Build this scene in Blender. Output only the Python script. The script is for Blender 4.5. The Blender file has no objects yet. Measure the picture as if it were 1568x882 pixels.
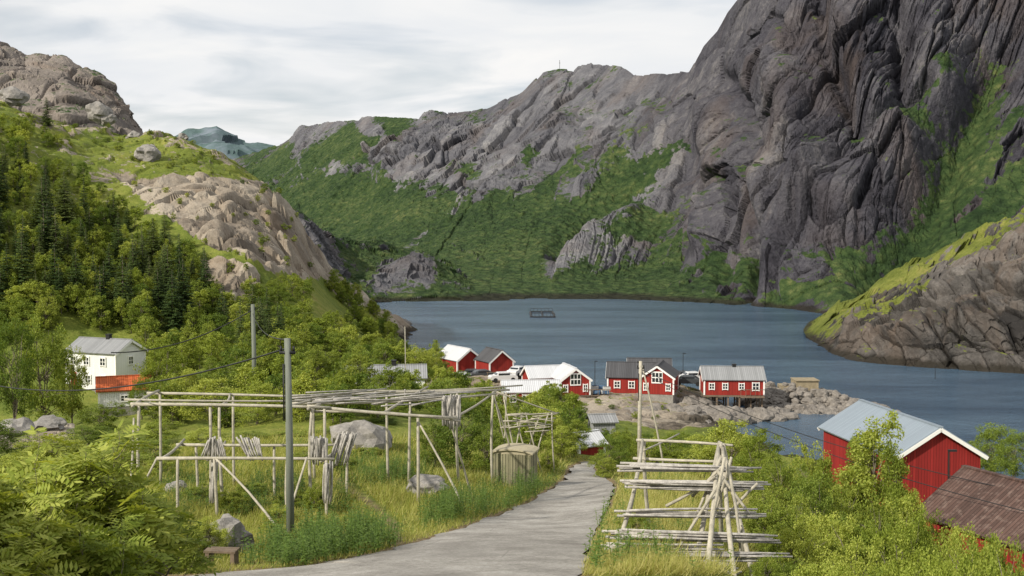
import bpy, math, random
import numpy as np
from mathutils import Vector, Matrix
rng=np.random.default_rng(7); random.seed(7)
F=1760.;CX=784.;CY=441.;ZC=26.;TH=math.atan(101/F)
ct,st=math.cos(TH),math.sin(TH)
scene=bpy.context.scene
COL=scene.collection
# ---------- survey helpers: bearing/elevation + distance -> world metres
def P(px,py,d):
    u=(px-CX)/F; v=(CY-py)/F
    yc=ct+v*st; zc=-st+v*ct
    s=d/yc
    return np.array([u*s, d+0*s, ZC+zc*s]) if np.isscalar(s) else np.stack([u*s,d+0*s,ZC+zc*s],-1)
def proj(x,y,z):
    dz=z-ZC; fw=y*ct-dz*st; up=y*st+dz*ct
    return CX+F*x/fw, CY-F*up/fw
def wd(py):
    v=(CY-py)/F
    return ZC*(ct+v*st)/(st-v*ct)
# ---------- noise
def h3(ix,iy,iz,seed):
    h=((ix*73856093)^(iy*19349663)^(iz*83492791)^(seed*961748927))&0xffffffff
    h=((h^(h>>13))*1274126177)&0xffffffff
    h=h^(h>>16)
    h=(h*2246822519)&0xffffffff
    return (h^(h>>15))/4294967295.0
def vn(p,seed=0):
    f=np.floor(p); i=f.astype(np.int64); t=p-f; t=t*t*t*(t*(t*6-15)+10)
    r=0
    for a in (0,1):
        wa=t[...,0] if a else 1-t[...,0]
        for b in (0,1):
            wb=t[...,1] if b else 1-t[...,1]
            for c in (0,1):
                wc=t[...,2] if c else 1-t[...,2]
                r=r+wa*wb*wc*h3(i[...,0]+a,i[...,1]+b,i[...,2]+c,seed)
    return r*2-1
RM=np.array([[0.36,0.48,-0.8],[-0.8,0.6,0.0],[0.48,0.64,0.6]])
def fbm(p,o=4,seed=0,gain=.5,ridge=False):
    a=1;s=0;n=0
    for k in range(o):
        v=vn(p,seed+k)
        if ridge: v=1-2*np.abs(v)
        s=s+a*v;n+=a;a*=gain;p=(p@RM)*2.07
    return s/n
def facet(p,seed=0,tilt=1.0,full=False):
    b=np.floor(p-.5).astype(np.int64); best=np.full(p.shape[:-1],1e9); sec=best.copy(); val=np.zeros(p.shape[:-1]); rnd=val.copy()
    for a in (0,1):
        for c in (0,1):
            for e in (0,1):
                X=b[...,0]+a;Y=b[...,1]+c;Z=b[...,2]+e
                dx=p[...,0]-(X+.15+.7*h3(X,Y,Z,seed)); dy=p[...,1]-(Y+.15+.7*h3(X,Y,Z,seed+1)); dz=p[...,2]-(Z+.15+.7*h3(X,Y,Z,seed+2))
                dd=dx*dx+dy*dy+dz*dz
                c0=h3(X,Y,Z,seed+3)-.5
                v=c0+tilt*(dx*(h3(X,Y,Z,seed+4)-.5)+dy*(h3(X,Y,Z,seed+5)-.5)+dz*(h3(X,Y,Z,seed+6)-.5))*2
                m=dd<best; val=np.where(m,v,val); rnd=np.where(m,c0,rnd); sec=np.where(m,best,np.minimum(sec,dd)); best=np.where(m,dd,best)
    if full: return val,np.sqrt(sec)-np.sqrt(best),rnd
    return val
def sstep(a,b,x):
    t=np.clip((x-a)/(b-a),0,1); return t*t*(3-2*t)
def inpoly(x,y,poly):
    r=np.zeros(np.shape(x),bool); n=len(poly)
    for i in range(n):
        x0,y0=poly[i];x1,y1=poly[(i+1)%n]
        if y0==y1: continue
        c=((y0>y)!=(y1>y))&(x<(x1-x0)*(y-y0)/(y1-y0)+x0)
        r^=c
    return r
def segd(x,y,x0,y0,x1,y1):
    dx,dy=x1-x0,y1-y0; t=np.clip(((x-x0)*dx+(y-y0)*dy)/(dx*dx+dy*dy+1e-9),0,1)
    return np.hypot(x-x0-t*dx,y-y0-t*dy)
def lined(x,y,pts):
    d=1e9
    for a,b in zip(pts[:-1],pts[1:]): d=np.minimum(d,segd(x,y,*a,*b))
    return d
# ---------- mesh helpers
def mkmesh(name,V,FS,mi=None,mats=(),smooth=False,attrs=None):
    me=bpy.data.meshes.new(name)
    V=np.asarray(V,float).reshape(-1,3)
    me.vertices.add(len(V)); me.vertices.foreach_set('co',V.ravel())
    FS=[np.asarray(f,np.int64) for f in FS if len(f)]
    loops=np.concatenate([f.ravel() for f in FS])
    sizes=np.concatenate([np.full(len(f),f.shape[1]) for f in FS])
    starts=np.concatenate([[0],np.cumsum(sizes)[:-1]])
    me.loops.add(len(loops)); me.polygons.add(len(sizes))
    me.polygons.foreach_set('loop_start',starts.astype(np.int32))
    me.loops.foreach_set('vertex_index',loops.astype(np.int32))
    if mi is not None: me.polygons.foreach_set('material_index',np.asarray(mi,np.int32))
    me.polygons.foreach_set('use_smooth',np.full(len(sizes),smooth))
    if attrs:
        for k,v in attrs.items():
            a=me.attributes.new(k,'FLOAT','POINT'); a.data.foreach_set('value',np.asarray(v,np.float32).ravel())
    me.update(calc_edges=True)
    for m in mats: me.materials.append(m)
    return me
def obj(name,me,parent=None,loc=None,rot=0,scale=None):
    o=bpy.data.objects.new(name,me); COL.objects.link(o)
    if parent: o.parent=parent
    if loc is not None: o.location=[float(q) for q in loc]
    if rot: o.rotation_euler=(0,0,rot)
    if scale is not None: o.scale=scale
    return o
def gridmesh(name,X,Y,Z,mats,attrs,smooth=False):
    R,C=X.shape
    idx=np.arange(R*C).reshape(R,C)
    q=np.stack([idx[:-1,:-1],idx[:-1,1:],idx[1:,1:],idx[1:,:-1]],-1).reshape(-1,4)
    me=mkmesh(name,np.stack([X,Y,Z],-1),[q],None,mats,smooth,attrs)
    return obj(name,me)
class B:
    def __init__(s): s.V=[];s.F={};s.n=0
    def add(s,V,Fs,m=0):
        V=np.asarray(V,float).reshape(-1,3)
        for f in Fs:
            f=np.asarray(f)
            if len(f): s.F.setdefault((f.shape[1],m),[]).append(f+s.n)
        s.V.append(V); s.n+=len(V)
    def box(s,c,size,m=0,rz=0,R=None):
        sx,sy,sz=[q/2 for q in size]
        V=np.array([[x,y,z] for x in(-sx,sx) for y in(-sy,sy) for z in(-sz,sz)])
        if R is not None: V=V@np.array(R).T
        elif rz: 
            c_,s_=math.cos(rz),math.sin(rz); V=V@np.array([[c_,s_,0],[-s_,c_,0],[0,0,1]])
        s.add(V+np.array(c),[[[0,1,3,2],[4,6,7,5],[0,4,5,1],[2,3,7,6],[0,2,6,4],[1,5,7,3]]],m)
    def tube(s,pts,rad,m=0,n=6):
        pts=np.asarray(pts,float); k=len(pts)
        rad=np.broadcast_to(rad,(k,)) if np.ndim(rad)==0 else np.asarray(rad)
        T=np.gradient(pts,axis=0); T/=np.linalg.norm(T,axis=1)[:,None]+1e-9
        ref=np.array([0,0,1.]) if abs(T[0,2])<.9 else np.array([1.,0,0])
        A=np.cross(T,ref); A/=np.linalg.norm(A,axis=1)[:,None]+1e-9; Bn=np.cross(T,A)
        an=np.linspace(0,2*math.pi,n,endpoint=False)
        V=pts[:,None]+rad[:,None,None]*(np.cos(an)[None,:,None]*A[:,None]+np.sin(an)[None,:,None]*Bn[:,None])
        q=[]
        for i in range(k-1):
            for j in range(n): q.append([i*n+j,i*n+(j+1)%n,(i+1)*n+(j+1)%n,(i+1)*n+j])
        s.add(V,[q,[list(range(n))[::-1]],[[ (k-1)*n+j for j in range(n)]]],m)
    def pole(s,a,b,r0,r1=None,m=0,n=7,bend=.01):
        a=np.asarray(a,float);b=np.asarray(b,float); r1=r0*.8 if r1 is None else r1
        L=np.linalg.norm(b-a); t=np.linspace(0,1,5)[:,None]
        off=rng.normal(size=3)*L*bend
        s.tube(a+(b-a)*t+np.sin(t*math.pi)*off,np.linspace(r0,r1,5),m,n)
    def mesh(s,name,mats,smooth=False):
        FS=[];mi=[]
        for (k,m),l in s.F.items():
            f=np.concatenate(l); FS.append(f); mi.append(np.full(len(f),m))
        return mkmesh(name,np.concatenate(s.V),FS,np.concatenate(mi),mats,smooth)
# ---------- materials
def newmat(name):
    m=bpy.data.materials.new(name); m.use_nodes=True; nt=m.node_tree; nt.nodes.clear()
    out=nt.nodes.new('ShaderNodeOutputMaterial'); return m,nt,out
def nd(nt,t,ins=None,**kw):
    n=nt.nodes.new('ShaderNode'+t)
    for k,v in kw.items(): setattr(n,k,v)
    if ins:
        for k,v in ins.items():
            if isinstance(v,bpy.types.NodeSocket): nt.links.new(v,n.inputs[k])
            else: n.inputs[k].default_value=v
    return n
def mth(nt,op,a,b=0.0,clamp=False):
    n=nd(nt,'Math',{0:a,1:b},operation=op); n.use_clamp=clamp; return n.outputs[0]
def mix(nt,f,a,b,blend='MIX'):
    n=nt.nodes.new('ShaderNodeMix'); n.data_type='RGBA'; n.blend_type=blend
    for k,v in ((0,f),(6,a),(7,b)):
        if isinstance(v,bpy.types.NodeSocket): nt.links.new(v,n.inputs[k])
        else: n.inputs[k].default_value=(v if k==0 else (*v,1)[:4])
    return n.outputs[2]
def ramp(nt,f,stops):
    n=nt.nodes.new('ShaderNodeValToRGB'); nt.links.new(f,n.inputs[0])
    e=n.color_ramp.elements
    while len(e)<len(stops): e.new(.5)
    for i,(p,c) in enumerate(stops):
        e[i].position=p; c=(c,c,c) if np.isscalar(c) else c; e[i].color=(*c,1)
    return n.outputs[0]
def noise(nt,vec,scale,detail=6,rough=.6,dist=0,sc=None):
    if sc is not None:
        vec=nd(nt,'Mapping',{'Vector':vec,'Scale':sc}).outputs[0]
    return nd(nt,'TexNoise',{'Vector':vec,'Scale':scale,'Detail':min(detail,5),'Roughness':rough,'Distortion':dist}).outputs[0]
def principled(nt,out,col,rough=.85,spec=.25,bump=None,bd=.1,bs=1.0,**ins):
    p=nd(nt,'BsdfPrincipled',{'Base Color':col,'Roughness':rough,'Specular IOR Level':spec,**ins})
    if bump is not None:
        b=nd(nt,'Bump',{'Height':bump,'Distance':bd,'Strength':bs}); nt.links.new(b.outputs[0],p.inputs['Normal'])
    nt.links.new(p.outputs[0],out.inputs[0]); return p
def terrain_mat(name,rock,veg,s=1.0,bump=.5,path=False,warm=None,rock_shaded=None,stain=.4,shrub=0.):
    m,nt,out=newmat(name)
    pos=nd(nt,'NewGeometry').outputs['Position']
    rp=nd(nt,'Mapping',{'Vector':pos,'Rotation':(0,.35,0)}).outputs[0]
    n1=noise(nt,pos,.035*s,5,.6,.2); n2=noise(nt,rp,.26*s,5,.7,.3,(1,1,.16)); n3=noise(nt,pos,1.6*s,4,.7)
    tone=nd(nt,'Attribute',attribute_name='tone').outputs['Fac']
    f=mth(nt,'ADD',mth(nt,'MULTIPLY',n1,.4),mth(nt,'ADD',mth(nt,'MULTIPLY',n2,.4),mth(nt,'MULTIPLY',n3,.25)))
    f=mth(nt,'ADD',f,mth(nt,'MULTIPLY',tone,.13))
    rc=ramp(nt,f,[(.38,rock[0]),(.5,rock[1]),(.6,rock[2]),(.7,rock[3])])
    if rock_shaded:
        rc2=ramp(nt,f,[(.38,rock_shaded[0]),(.5,rock_shaded[1]),(.6,rock_shaded[2]),(.7,rock_shaded[3])])
        rc=mix(nt,nd(nt,'Attribute',attribute_name='shade_mix').outputs['Fac'],rc,rc2)
    st_=ramp(nt,noise(nt,pos,.06*s,4,.6,.8,(1,1,.2)),[(.5,0.),(.66,1.)])
    rc=mix(nt,mth(nt,'MULTIPLY',st_,stain),rc,warm or (.15,.105,.075))
    v1=noise(nt,pos,.05*s,5,.65); v2=noise(nt,pos,.5*s,5,.7); v3=noise(nt,pos,3.*s,2,.6)
    g=mth(nt,'ADD',mth(nt,'MULTIPLY',v1,.45),mth(nt,'ADD',mth(nt,'MULTIPLY',v2,.35),mth(nt,'MULTIPLY',v3,.25)))
    hb=mth(nt,'ADD',mth(nt,'MULTIPLY',n2,1.0),mth(nt,'ADD',mth(nt,'MULTIPLY',n3,.3),mth(nt,'MULTIPLY',v2,.5)))
    if shrub:
        vo=nd(nt,'TexVoronoi',{'Vector':pos,'Scale':shrub}).outputs['Distance']
        g=mth(nt,'SUBTRACT',mth(nt,'ADD',g,.09),mth(nt,'MULTIPLY',vo,.18))
        at0=nd(nt,'Attribute',attribute_name='veg').outputs['Fac']
        hb=mth(nt,'SUBTRACT',hb,mth(nt,'MULTIPLY',mth(nt,'MULTIPLY',vo,at0),.8))
    vc=ramp(nt,g,[(.38,veg[0]),(.5,veg[1]),(.6,veg[2]),(.68,veg[3])])
    at=nd(nt,'Attribute',attribute_name='veg').outputs['Fac']
    k=mth(nt,'ADD',at,mth(nt,'MULTIPLY',mth(nt,'SUBTRACT',v2,.5),1.5))
    k=mth(nt,'ADD',k,mth(nt,'MULTIPLY',mth(nt,'SUBTRACT',n2,.5),.8))
    k=ramp(nt,k,[(.44,0.),(.56,1.)])
    c=mix(nt,k,rc,vc)
    if path:
        pa=nd(nt,'Attribute',attribute_name='path').outputs['Fac']
        pk=ramp(nt,mth(nt,'ADD',pa,mth(nt,'MULTIPLY',mth(nt,'SUBTRACT',noise(nt,pos,2.5,4,.7),.5),.8)),[(.4,0.),(.7,1.)])
        pc=ramp(nt,noise(nt,pos,6,5,.7),[(.3,(.13,.085,.05)),(.6,(.24,.17,.11)),(.8,(.3,.26,.2))])
        c=mix(nt,mth(nt,'MULTIPLY',pk,.85),c,pc)
    z=nd(nt,'SeparateXYZ',{0:pos}).outputs[2]
    zz=mth(nt,'ADD',z,mth(nt,'MULTIPLY',mth(nt,'SUBTRACT',n2,.5),2.5))
    tide=ramp(nt,mth(nt,'MULTIPLY',zz,.25),[(.2,1.),(.42,0.)])
    c=mix(nt,mth(nt,'MULTIPLY',tide,.85),c,(.022,.019,.014))
    principled(nt,out,c,.92,.12,hb,bump/s,1.0)
    return m
HAZE_GREY=[(.062,.062,.072),(.108,.107,.118),(.155,.153,.163),(.24,.235,.235)]  # range rock, lightened and blued: distance haze is mixed into the colour
CLOUD_SHADE=[(.025,.024,.030),(.052,.050,.060),(.086,.083,.093),(.165,.155,.155)]  # same rock with a cloud shadow over the right cliff painted into its colour
LIGHT=[(.13,.11,.09),(.25,.21,.165),(.34,.295,.235),(.42,.365,.29)]
MV=[(.016,.032,.012),(.034,.060,.020),(.062,.090,.030),(.12,.135,.05)]
m_mtn=terrain_mat('mountain_rock',HAZE_GREY,MV,.5,1.3,rock_shaded=CLOUD_SHADE,stain=.24,shrub=.28)
m_prom=terrain_mat('promontory_rock',[(.028,.026,.025),(.065,.060,.055),(.11,.10,.092),(.19,.172,.155)],[(.045,.062,.012),(.10,.12,.022),(.16,.175,.038),(.23,.205,.065)],1.2,.8)
m_dome=terrain_mat('dome_rock',[(.09,.08,.075),(.17,.148,.13),(.23,.2,.175),(.31,.27,.235)],MV,1,.8)
m_hill=terrain_mat('ground_mat',LIGHT,[(.065,.095,.017),(.12,.15,.026),(.19,.205,.042),(.26,.21,.08)],1.5,.5,path=True,warm=(.2,.14,.09))
m_far,nt,out=newmat('distant_haze_blue')  # blue of the air between is painted into this base colour
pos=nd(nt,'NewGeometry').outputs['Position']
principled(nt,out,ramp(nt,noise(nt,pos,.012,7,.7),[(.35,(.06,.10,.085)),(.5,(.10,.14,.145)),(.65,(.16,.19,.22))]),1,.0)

def leafmat(name,c0,c1,c2,trans=.4):
    m,nt,out=newmat(name)
    ri=nd(nt,'NewGeometry').outputs['Random Per Island']
    ro=nd(nt,'ObjectInfo').outputs['Random']
    f=mth(nt,'ADD',mth(nt,'MULTIPLY',ri,.5),mth(nt,'MULTIPLY',ro,.5))
    c=ramp(nt,f,[(.12,c0),(.5,c1),(.88,c2)])
    d=nd(nt,'BsdfPrincipled',{'Base Color':c,'Roughness':.6,'Specular IOR Level':.12})
    t=nd(nt,'BsdfTranslucent',{'Color':mix(nt,1.0,c,(1.35,1.25,.6),'MULTIPLY')})
    s=nd(nt,'MixShader',{0:trans,1:d.outputs[0],2:t.outputs[0]})
    nt.links.new(s.outputs[0],out.inputs[0]); return m
m_leaf=leafmat('leaf_birch',(.14,.19,.026),(.27,.33,.055),(.44,.475,.11))
m_leafh=leafmat('leaf_hill',(.10,.15,.024),(.21,.265,.044),(.36,.395,.08))
m_leafd=leafmat('leaf_dark',(.07,.12,.020),(.14,.20,.034),(.25,.31,.06))
m_spr=leafmat('spruce_needles',(.03,.055,.018),(.065,.10,.026),(.14,.17,.05),.1)
m_herb=leafmat('herb_leaf',(.06,.115,.022),(.11,.18,.036),(.19,.27,.065))
m_grass=leafmat('grass_blade',(.15,.20,.035),(.27,.30,.065),(.48,.44,.18),.4)
def solid(name,col,rough=.7,var=.25,ns=3.,bump=0,spec=.3,metal=0,sc=None):
    m,nt,out=newmat(name)
    pos=nd(nt,'TexCoord').outputs['Object']
    n=noise(nt,pos,ns,6,.7,sc=sc); n2=noise(nt,pos,ns*6,4,.7,sc=sc)
    f=mth(nt,'ADD',mth(nt,'MULTIPLY',n,.6),mth(nt,'MULTIPLY',n2,.4))
    lo=tuple(q*(1-var) for q in col); hi=tuple(min(1,q*(1+var)) for q in col)
    principled(nt,out,ramp(nt,f,[(.35,lo),(.65,hi)]),rough,spec,f if bump else None,bump,1,Metallic=metal)
    return m
def plank(name,col,freq=7.,rough=.75,axis='xy',var=.2,bd=.03,spec=.25,wear=None):
    m,nt,out=newmat(name)
    pos=nd(nt,'TexCoord').outputs['Object']
    s=nd(nt,'SeparateXYZ',{0:pos})
    co=mth(nt,'ADD',s.outputs[0],s.outputs[1]) if axis=='xy' else s.outputs[{'x':0,'y':1,'z':2}[axis]]
    co=mth(nt,'MULTIPLY',co,freq)
    fr=mth(nt,'FRACT',co); tri=mth(nt,'ABSOLUTE',mth(nt,'SUBTRACT',fr,.5))
    wn=nd(nt,'TexWhiteNoise',{'W':mth(nt,'FLOOR',co)},noise_dimensions='1D').outputs[0]
    groove=ramp(nt,tri,[(.40,0.),(.49,1.)])
    f=mth(nt,'ADD',mth(nt,'MULTIPLY',wn,.5),mth(nt,'MULTIPLY',noise(nt,pos,1.5,6,.7,sc=(1,1,.3)),.5))
    c=ramp(nt,f,[(.2,tuple(q*(1-var) for q in col)),(.8,tuple(min(1,q*(1+var)) for q in col))])
    if wear: c=mix(nt,mth(nt,'MULTIPLY',ramp(nt,noise(nt,pos,2.2,7,.75),[(.5,0.),(.62,1.)]),.7),c,wear)
    c=mix(nt,mth(nt,'MULTIPLY',groove,.55),c,tuple(q*.35 for q in col))
    principled(nt,out,c,rough,spec,mth(nt,'SUBTRACT',1.0,groove),bd)
    return m
m_wood=solid('weathered_pole',(.38,.35,.28),.85,.35,4,.02)
m_wood2=solid('grey_stick',(.36,.34,.31),.85,.5,5,.01)
m_red=plank('red_cladding',(.28,.028,.020)); m_redb=plank('barn_red',(.25,.02,.018),5)
m_whitew=plank('white_cladding',(.80,.80,.78),6,var=.04)
m_trim=solid('white_trim',(.78,.77,.74),.5,.05)
m_glass=solid('window_glass',(.02,.025,.03),.08,.3,1,spec=.8)
m_rwhite=plank('white_roof',(.55,.56,.58),4,.5,'x',.06)
m_rgrey=plank('grey_roof',(.26,.265,.27),4,.6,'x',.15)
m_rblue=plank('bluegrey_roof',(.24,.285,.33),4.5,.45,'x',.08)
m_rdark=plank('dark_roof',(.075,.075,.08),4,.7,'x',.2)
m_rbrown=plank('rusty_roof',(.085,.05,.04),5,.7,'x',.3,wear=(.17,.12,.10))
m_rorange=plank('orange_tile_roof',(.48,.11,.035),5,.7,'x',.2)
m_stone=solid('foundation_stone',(.24,.225,.2),.9,.35,2,.04)
m_black=solid('black_metal',(.02,.02,.02),.5,.2)
m_shed=plank('shed_planks',(.23,.215,.135),5.5,.85,'xy',.4,wear=(.14,.15,.09))
m_bark=solid('bark',(.17,.145,.11),.9,.35,5,.02)
m_pole=solid('treated_pole',(.17,.185,.155),.8,.3,3,.02,sc=(1,1,.1))
m_boulder=solid('boulder_granite',(.24,.225,.205),.9,.45,1.5,.08)
m_rip=solid('riprap_granite',(.18,.162,.142),.9,.55,1.2,.08)
m_car=solid('car_paint',(.6,.6,.6),.25,.02,spec=.6); m_card=solid('car_paint_dark',(.05,.055,.06),.25,.02,spec=.6)
m_road,nt,out=newmat('gravel_asphalt')
pos=nd(nt,'NewGeometry').outputs['Position']
f=mth(nt,'ADD',mth(nt,'MULTIPLY',noise(nt,pos,.55,5,.75),.5),mth(nt,'MULTIPLY',noise(nt,pos,9,5,.85),.5))
c=ramp(nt,f,[(.37,(.19,.175,.155)),(.46,(.28,.262,.235)),(.53,(.36,.34,.305)),(.62,(.48,.455,.42))])
cr=ramp(nt,nd(nt,'TexVoronoi',{'Vector':nd(nt,'Mapping',{'Vector':pos,'Rotation':(0,0,.7)}).outputs[0],'Scale':.45},feature='DISTANCE_TO_EDGE').outputs[0],[(0.,1.),(.012,0.)])
c=mix(nt,mth(nt,'MULTIPLY',cr,.4),c,(.11,.1,.09))
pt=ramp(nt,noise(nt,pos,.22,3,.5),[(.5,0.),(.54,1.)])
c=mix(nt,mth(nt,'MULTIPLY',pt,.25),c,(.19,.178,.16))
principled(nt,out,c,.9,.15,noise(nt,pos,30,3,.8),.03)
m_water,nt,out=newmat('fjord_water')
pos=nd(nt,'NewGeometry').outputs['Position']
w1=noise(nt,pos,.9,5,.65,.6,(1,2.2,1)); w2=noise(nt,pos,.06,4,.5,.5,(1,2,1)); w3=noise(nt,pos,.014,4,.6,1,(1,4,1))
hh=mth(nt,'ADD',mth(nt,'MULTIPLY',w1,.35),mth(nt,'MULTIPLY',w2,1.0))
wc=ramp(nt,w3,[(.35,(.030,.062,.105)),(.65,(.070,.118,.172))])
b=nd(nt,'Bump',{'Height':hh,'Distance':.8,'Strength':.75})
p=nd(nt,'BsdfPrincipled',{'Base Color':wc,'Roughness':.16,'IOR':1.33,'Specular IOR Level':.5,'Normal':b.outputs[0]})
nt.links.new(p.outputs[0],out.inputs[0])
# ---------- ground height control (bearing px, distance, z)
C=[]
def cp(px,d,z): C.append((px,d,z))
def cv(px,py,d): C.append((px,d,P(px,py,d)[2]))
for q in [(-600,4,22.5),(784,4,22.6),(2200,4,22),(-300,12,21.5),(300,12,20.9),(784,12,20.9),(1250,12,19.8),(2000,12,17.5),
 (1350,22,15.8),(1600,22,14),(2200,22,12),(1250,30,15),(1568,30,12),(1200,45,12.3),(1300,45,10.5),(1450,45,9),(1300,65,8),(1500,55,7.5),(1900,50,6),
 (1130,90,6.3),(1270,80,7),(1400,88,6),(1568,90,5),(1900,90,4),(1050,66,11),(1180,65,9.5),
 (840,205,-3),(770,215,-3),(950,192,-2.5),(1060,185,-2),(1170,174,-2),(1300,170,-2.5),(700,232,-3),(1400,165,-3),
 (1250,148,-1.6),(1190,150,-1.5),(1350,148,-2),(1500,145,-2.5),(1130,137,.8),(1200,126,.5),(1300,120,.5),(1400,116,.5),(1568,112,.5),(2000,105,.5),(2000,150,-3),
 (1568,240,-4),(1200,240,-5),(900,260,-5),(700,300,-5),(1000,420,-6),(600,420,-5),(1568,420,-6),(2400,300,-4),(2400,60,5),
 (200,345,20),(0,345,35),(-400,345,45),(400,330,8),(470,320,1),(480,420,-3),(560,340,-3),(640,300,-3),(650,250,-2.5),(200,420,20),(-400,420,30),
 (-500,130,10),(-500,60,16),(-500,200,45),(-600,25,20),(560,300,-1),(-300,260,62)]: cp(*q)
for q in [(100,880,23),(600,890,22),(784,885,22.5),(900,882,23),(1130,885,22.5),(590,850,28),(760,850,28),(690,820,34),(840,800,42),(880,760,54),(908,738,66),(895,710,82),
 (440,822,38),(270,785,44),(640,790,42),(100,860,30),(0,760,50),(200,725,60),(560,700,65),(650,740,55),(790,742,60),(550,672,75),(400,700,68),(330,645,100),
 (165,600,135),(190,625,115),(40,655,92),(-80,600,135),(700,640,105),(700,602,150),(700,571,188),(757,573,185),(640,580,170),(840,602,160),(812,620,148),
 (900,690,97),(930,655,118),(1000,648,138),(985,600,162),(930,602,160),(1060,594,166),(1120,632,158),(1050,740,56),(1100,800,40),(1000,850,29),(1150,880,23),(960,770,47),(1165,624,160),
 (400,560,120),(500,560,140),(600,560,160),(230,510,150),(330,465,168),(60,470,150),(150,350,190),(0,330,170),(200,235,225),(100,190,250),(0,155,240),(-150,120,240),
 (270,208,245),(330,238,250),(400,277,243),(432,302,238),(300,310,205),(480,410,228),(340,365,185),(430,425,187),(545,460,240),(590,505,240),(612,495,290),(600,535,215),(500,480,190),(240,290,205),(100,400,165),(455,340,232)]: cv(*q)
C=np.array(C)
def feat(px,d): return np.stack([np.asarray(px)/260.,np.log(d)*3.0],-1)
K=feat(C[:,0],C[:,1]); n=len(C)
def kern(r2): return np.sqrt(r2+.04)
A=np.zeros((n+3,n+3)); A[:n,:n]=kern(((K[:,None]-K[None])**2).sum(-1))-np.eye(n)*.01
A[:n,n]=1;A[:n,n+1:]=K;A[n,:n]=1;A[n+1:,:n]=K.T
W=np.linalg.solve(A,np.concatenate([C[:,2],[0,0,0]]))
def rbf(px,d):
    Q=feat(px,d); r=W[n]+Q[...,0]*W[n+1]+Q[...,1]*W[n+2]
    for i in range(n): r=r+W[i]*kern((Q[...,0]-K[i,0])**2+(Q[...,1]-K[i,1])**2)
    return r
ac=np.concatenate([np.linspace(-1600,-120,80),np.linspace(-116,1690,560),np.linspace(1700,3000,70)])
dr=np.concatenate([np.geomspace(3,20,50)[:-1],np.geomspace(20,140,340)[:-1],np.linspace(140,300,440)[:-1],np.geomspace(300,430,40)])
AC,DR=np.meshgrid(ac,dr)
G0=rbf(AC,DR); G0=np.clip(G0,-8,95)
X=(AC-CX)/F*DR; Y=DR.copy()
PXg,PYg=proj(X,Y,G0)
RL=[(893,708),(874,716),(862,737),(808,772),(690,816),(578,848),(470,868),(290,882),(0,898),(-600,913)]
RR=[(914,708),(908,720),(943,742),(932,775),(909,820),(887,880),(862,940),(780,1010),(500,1120),(-600,1250)]
rpoly=RL+RR[::-1]
rin=inpoly(PXg,PYg,rpoly)&(DR<92)
rdist=np.minimum(lined(PXg,PYg,RL),lined(PXg,PYg,RR))*DR/F
rdist=np.where(DR<95,rdist,9); rdist=np.where(rin,-rdist,rdist)
pts=np.stack([X,Y,G0],-1)
amp=sstep(0,2.,rdist)
n1=fbm(pts*.12,4,11); n2=fbm(pts*.7,3,21)
warp=fbm(pts*.05,3,5)*14; wpy=fbm(pts*.06,3,6)*10
rockA=[(165,262),(230,268),(300,268),(380,272),(440,290),(480,355),(510,420),(470,432),(430,425),(385,412),(320,365),(240,325)]
rockB=[(300,385),(350,400),(405,436),(360,475),(315,440)]
rockD=[(-20,625),(110,625),(115,670),(-20,690)]
hill=DR>140
rock=((inpoly(PXg+warp,PYg+wpy,rockA)|inpoly(PXg+warp*.6,PYg+wpy*.6,rockB))&hill)|((DR>228)&(AC<660)&(AC>405)&(PYg<470))|((DR>250)&(AC<640)&(AC>430))|(inpoly(PXg+warp*.4,PYg+wpy*.4,rockD)&(DR<110))
rockf=rock.astype(float)
hillgrass=hill&(PYg<330)&(AC<560)
rockf=np.maximum(rockf,np.where(hillgrass,.28+.4*(n1>.22),0))
village=(DR>136)&(AC>640)&(G0<4.5)
rockf=np.maximum(rockf,np.where(village,.68,0))
for k in range(3):
    rockf[1:-1,1:-1]=(rockf[1:-1,1:-1]*2+rockf[:-2,1:-1]+rockf[2:,1:-1]+rockf[1:-1,:-2]+rockf[1:-1,2:])/6
shp=pts.copy(); shp[...,0]-=.5*shp[...,1]
fa,fe,fr=facet(shp/np.array([8,13,22]),31,1.,True); fb,fe2,fr2=facet(shp/np.array([3.2,5.5,9]),41,1.,True)
vl=sstep(600,680,AC)*hill
G=G0+amp*(n1*np.clip(DR/120,.15,1.2)*(1-.7*vl)+n2*.12)+np.where(hill,rockf,rockf*.25)*(fa*2.0+fb*.8+1.3*fbm(pts/9,3,43)-1.1*np.exp(-(fe/.06)**2)-.55*np.exp(-(fe2/.08)**2))*(DR>60)*(1-.65*vl)
G=G-np.where(rin,.14,0)
path=np.exp(-np.maximum(rdist,0)/.45)*.9
pd=lined(PXg,PYg,[(610,835),(600,800),(560,765),(520,740),(480,725)])
path=np.maximum(path,np.where(DR<70,np.exp(-(pd/14)**2)*.62,0))
path=np.maximum(path,np.where(village&(PYg<604),.5,0))
vegg=1-rockf+.35*np.clip(n1,-1,1)*hill*(rockf>.4)
gridmesh('ground_terrain',X,Y,G,[m_hill],{'veg':vegg,'path':path,'tone':fr+.6*fr2},False)
def look(Gx,px,d):
    px=np.asarray(px,float); d=np.asarray(d,float)
    i=np.clip(np.interp(d,dr,np.arange(len(dr))),0,len(dr)-1.001); j=np.clip(np.interp(px,ac,np.arange(len(ac))),0,len(ac)-1.001)
    i0=i.astype(int);j0=j.astype(int);a=i-i0;b=j-j0
    return Gx[i0,j0]*(1-a)*(1-b)+Gx[i0+1,j0]*a*(1-b)+Gx[i0,j0+1]*(1-a)*b+Gx[i0+1,j0+1]*a*b
def gz(x,y): return float(look(G,CX+F*x/y,y))
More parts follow.
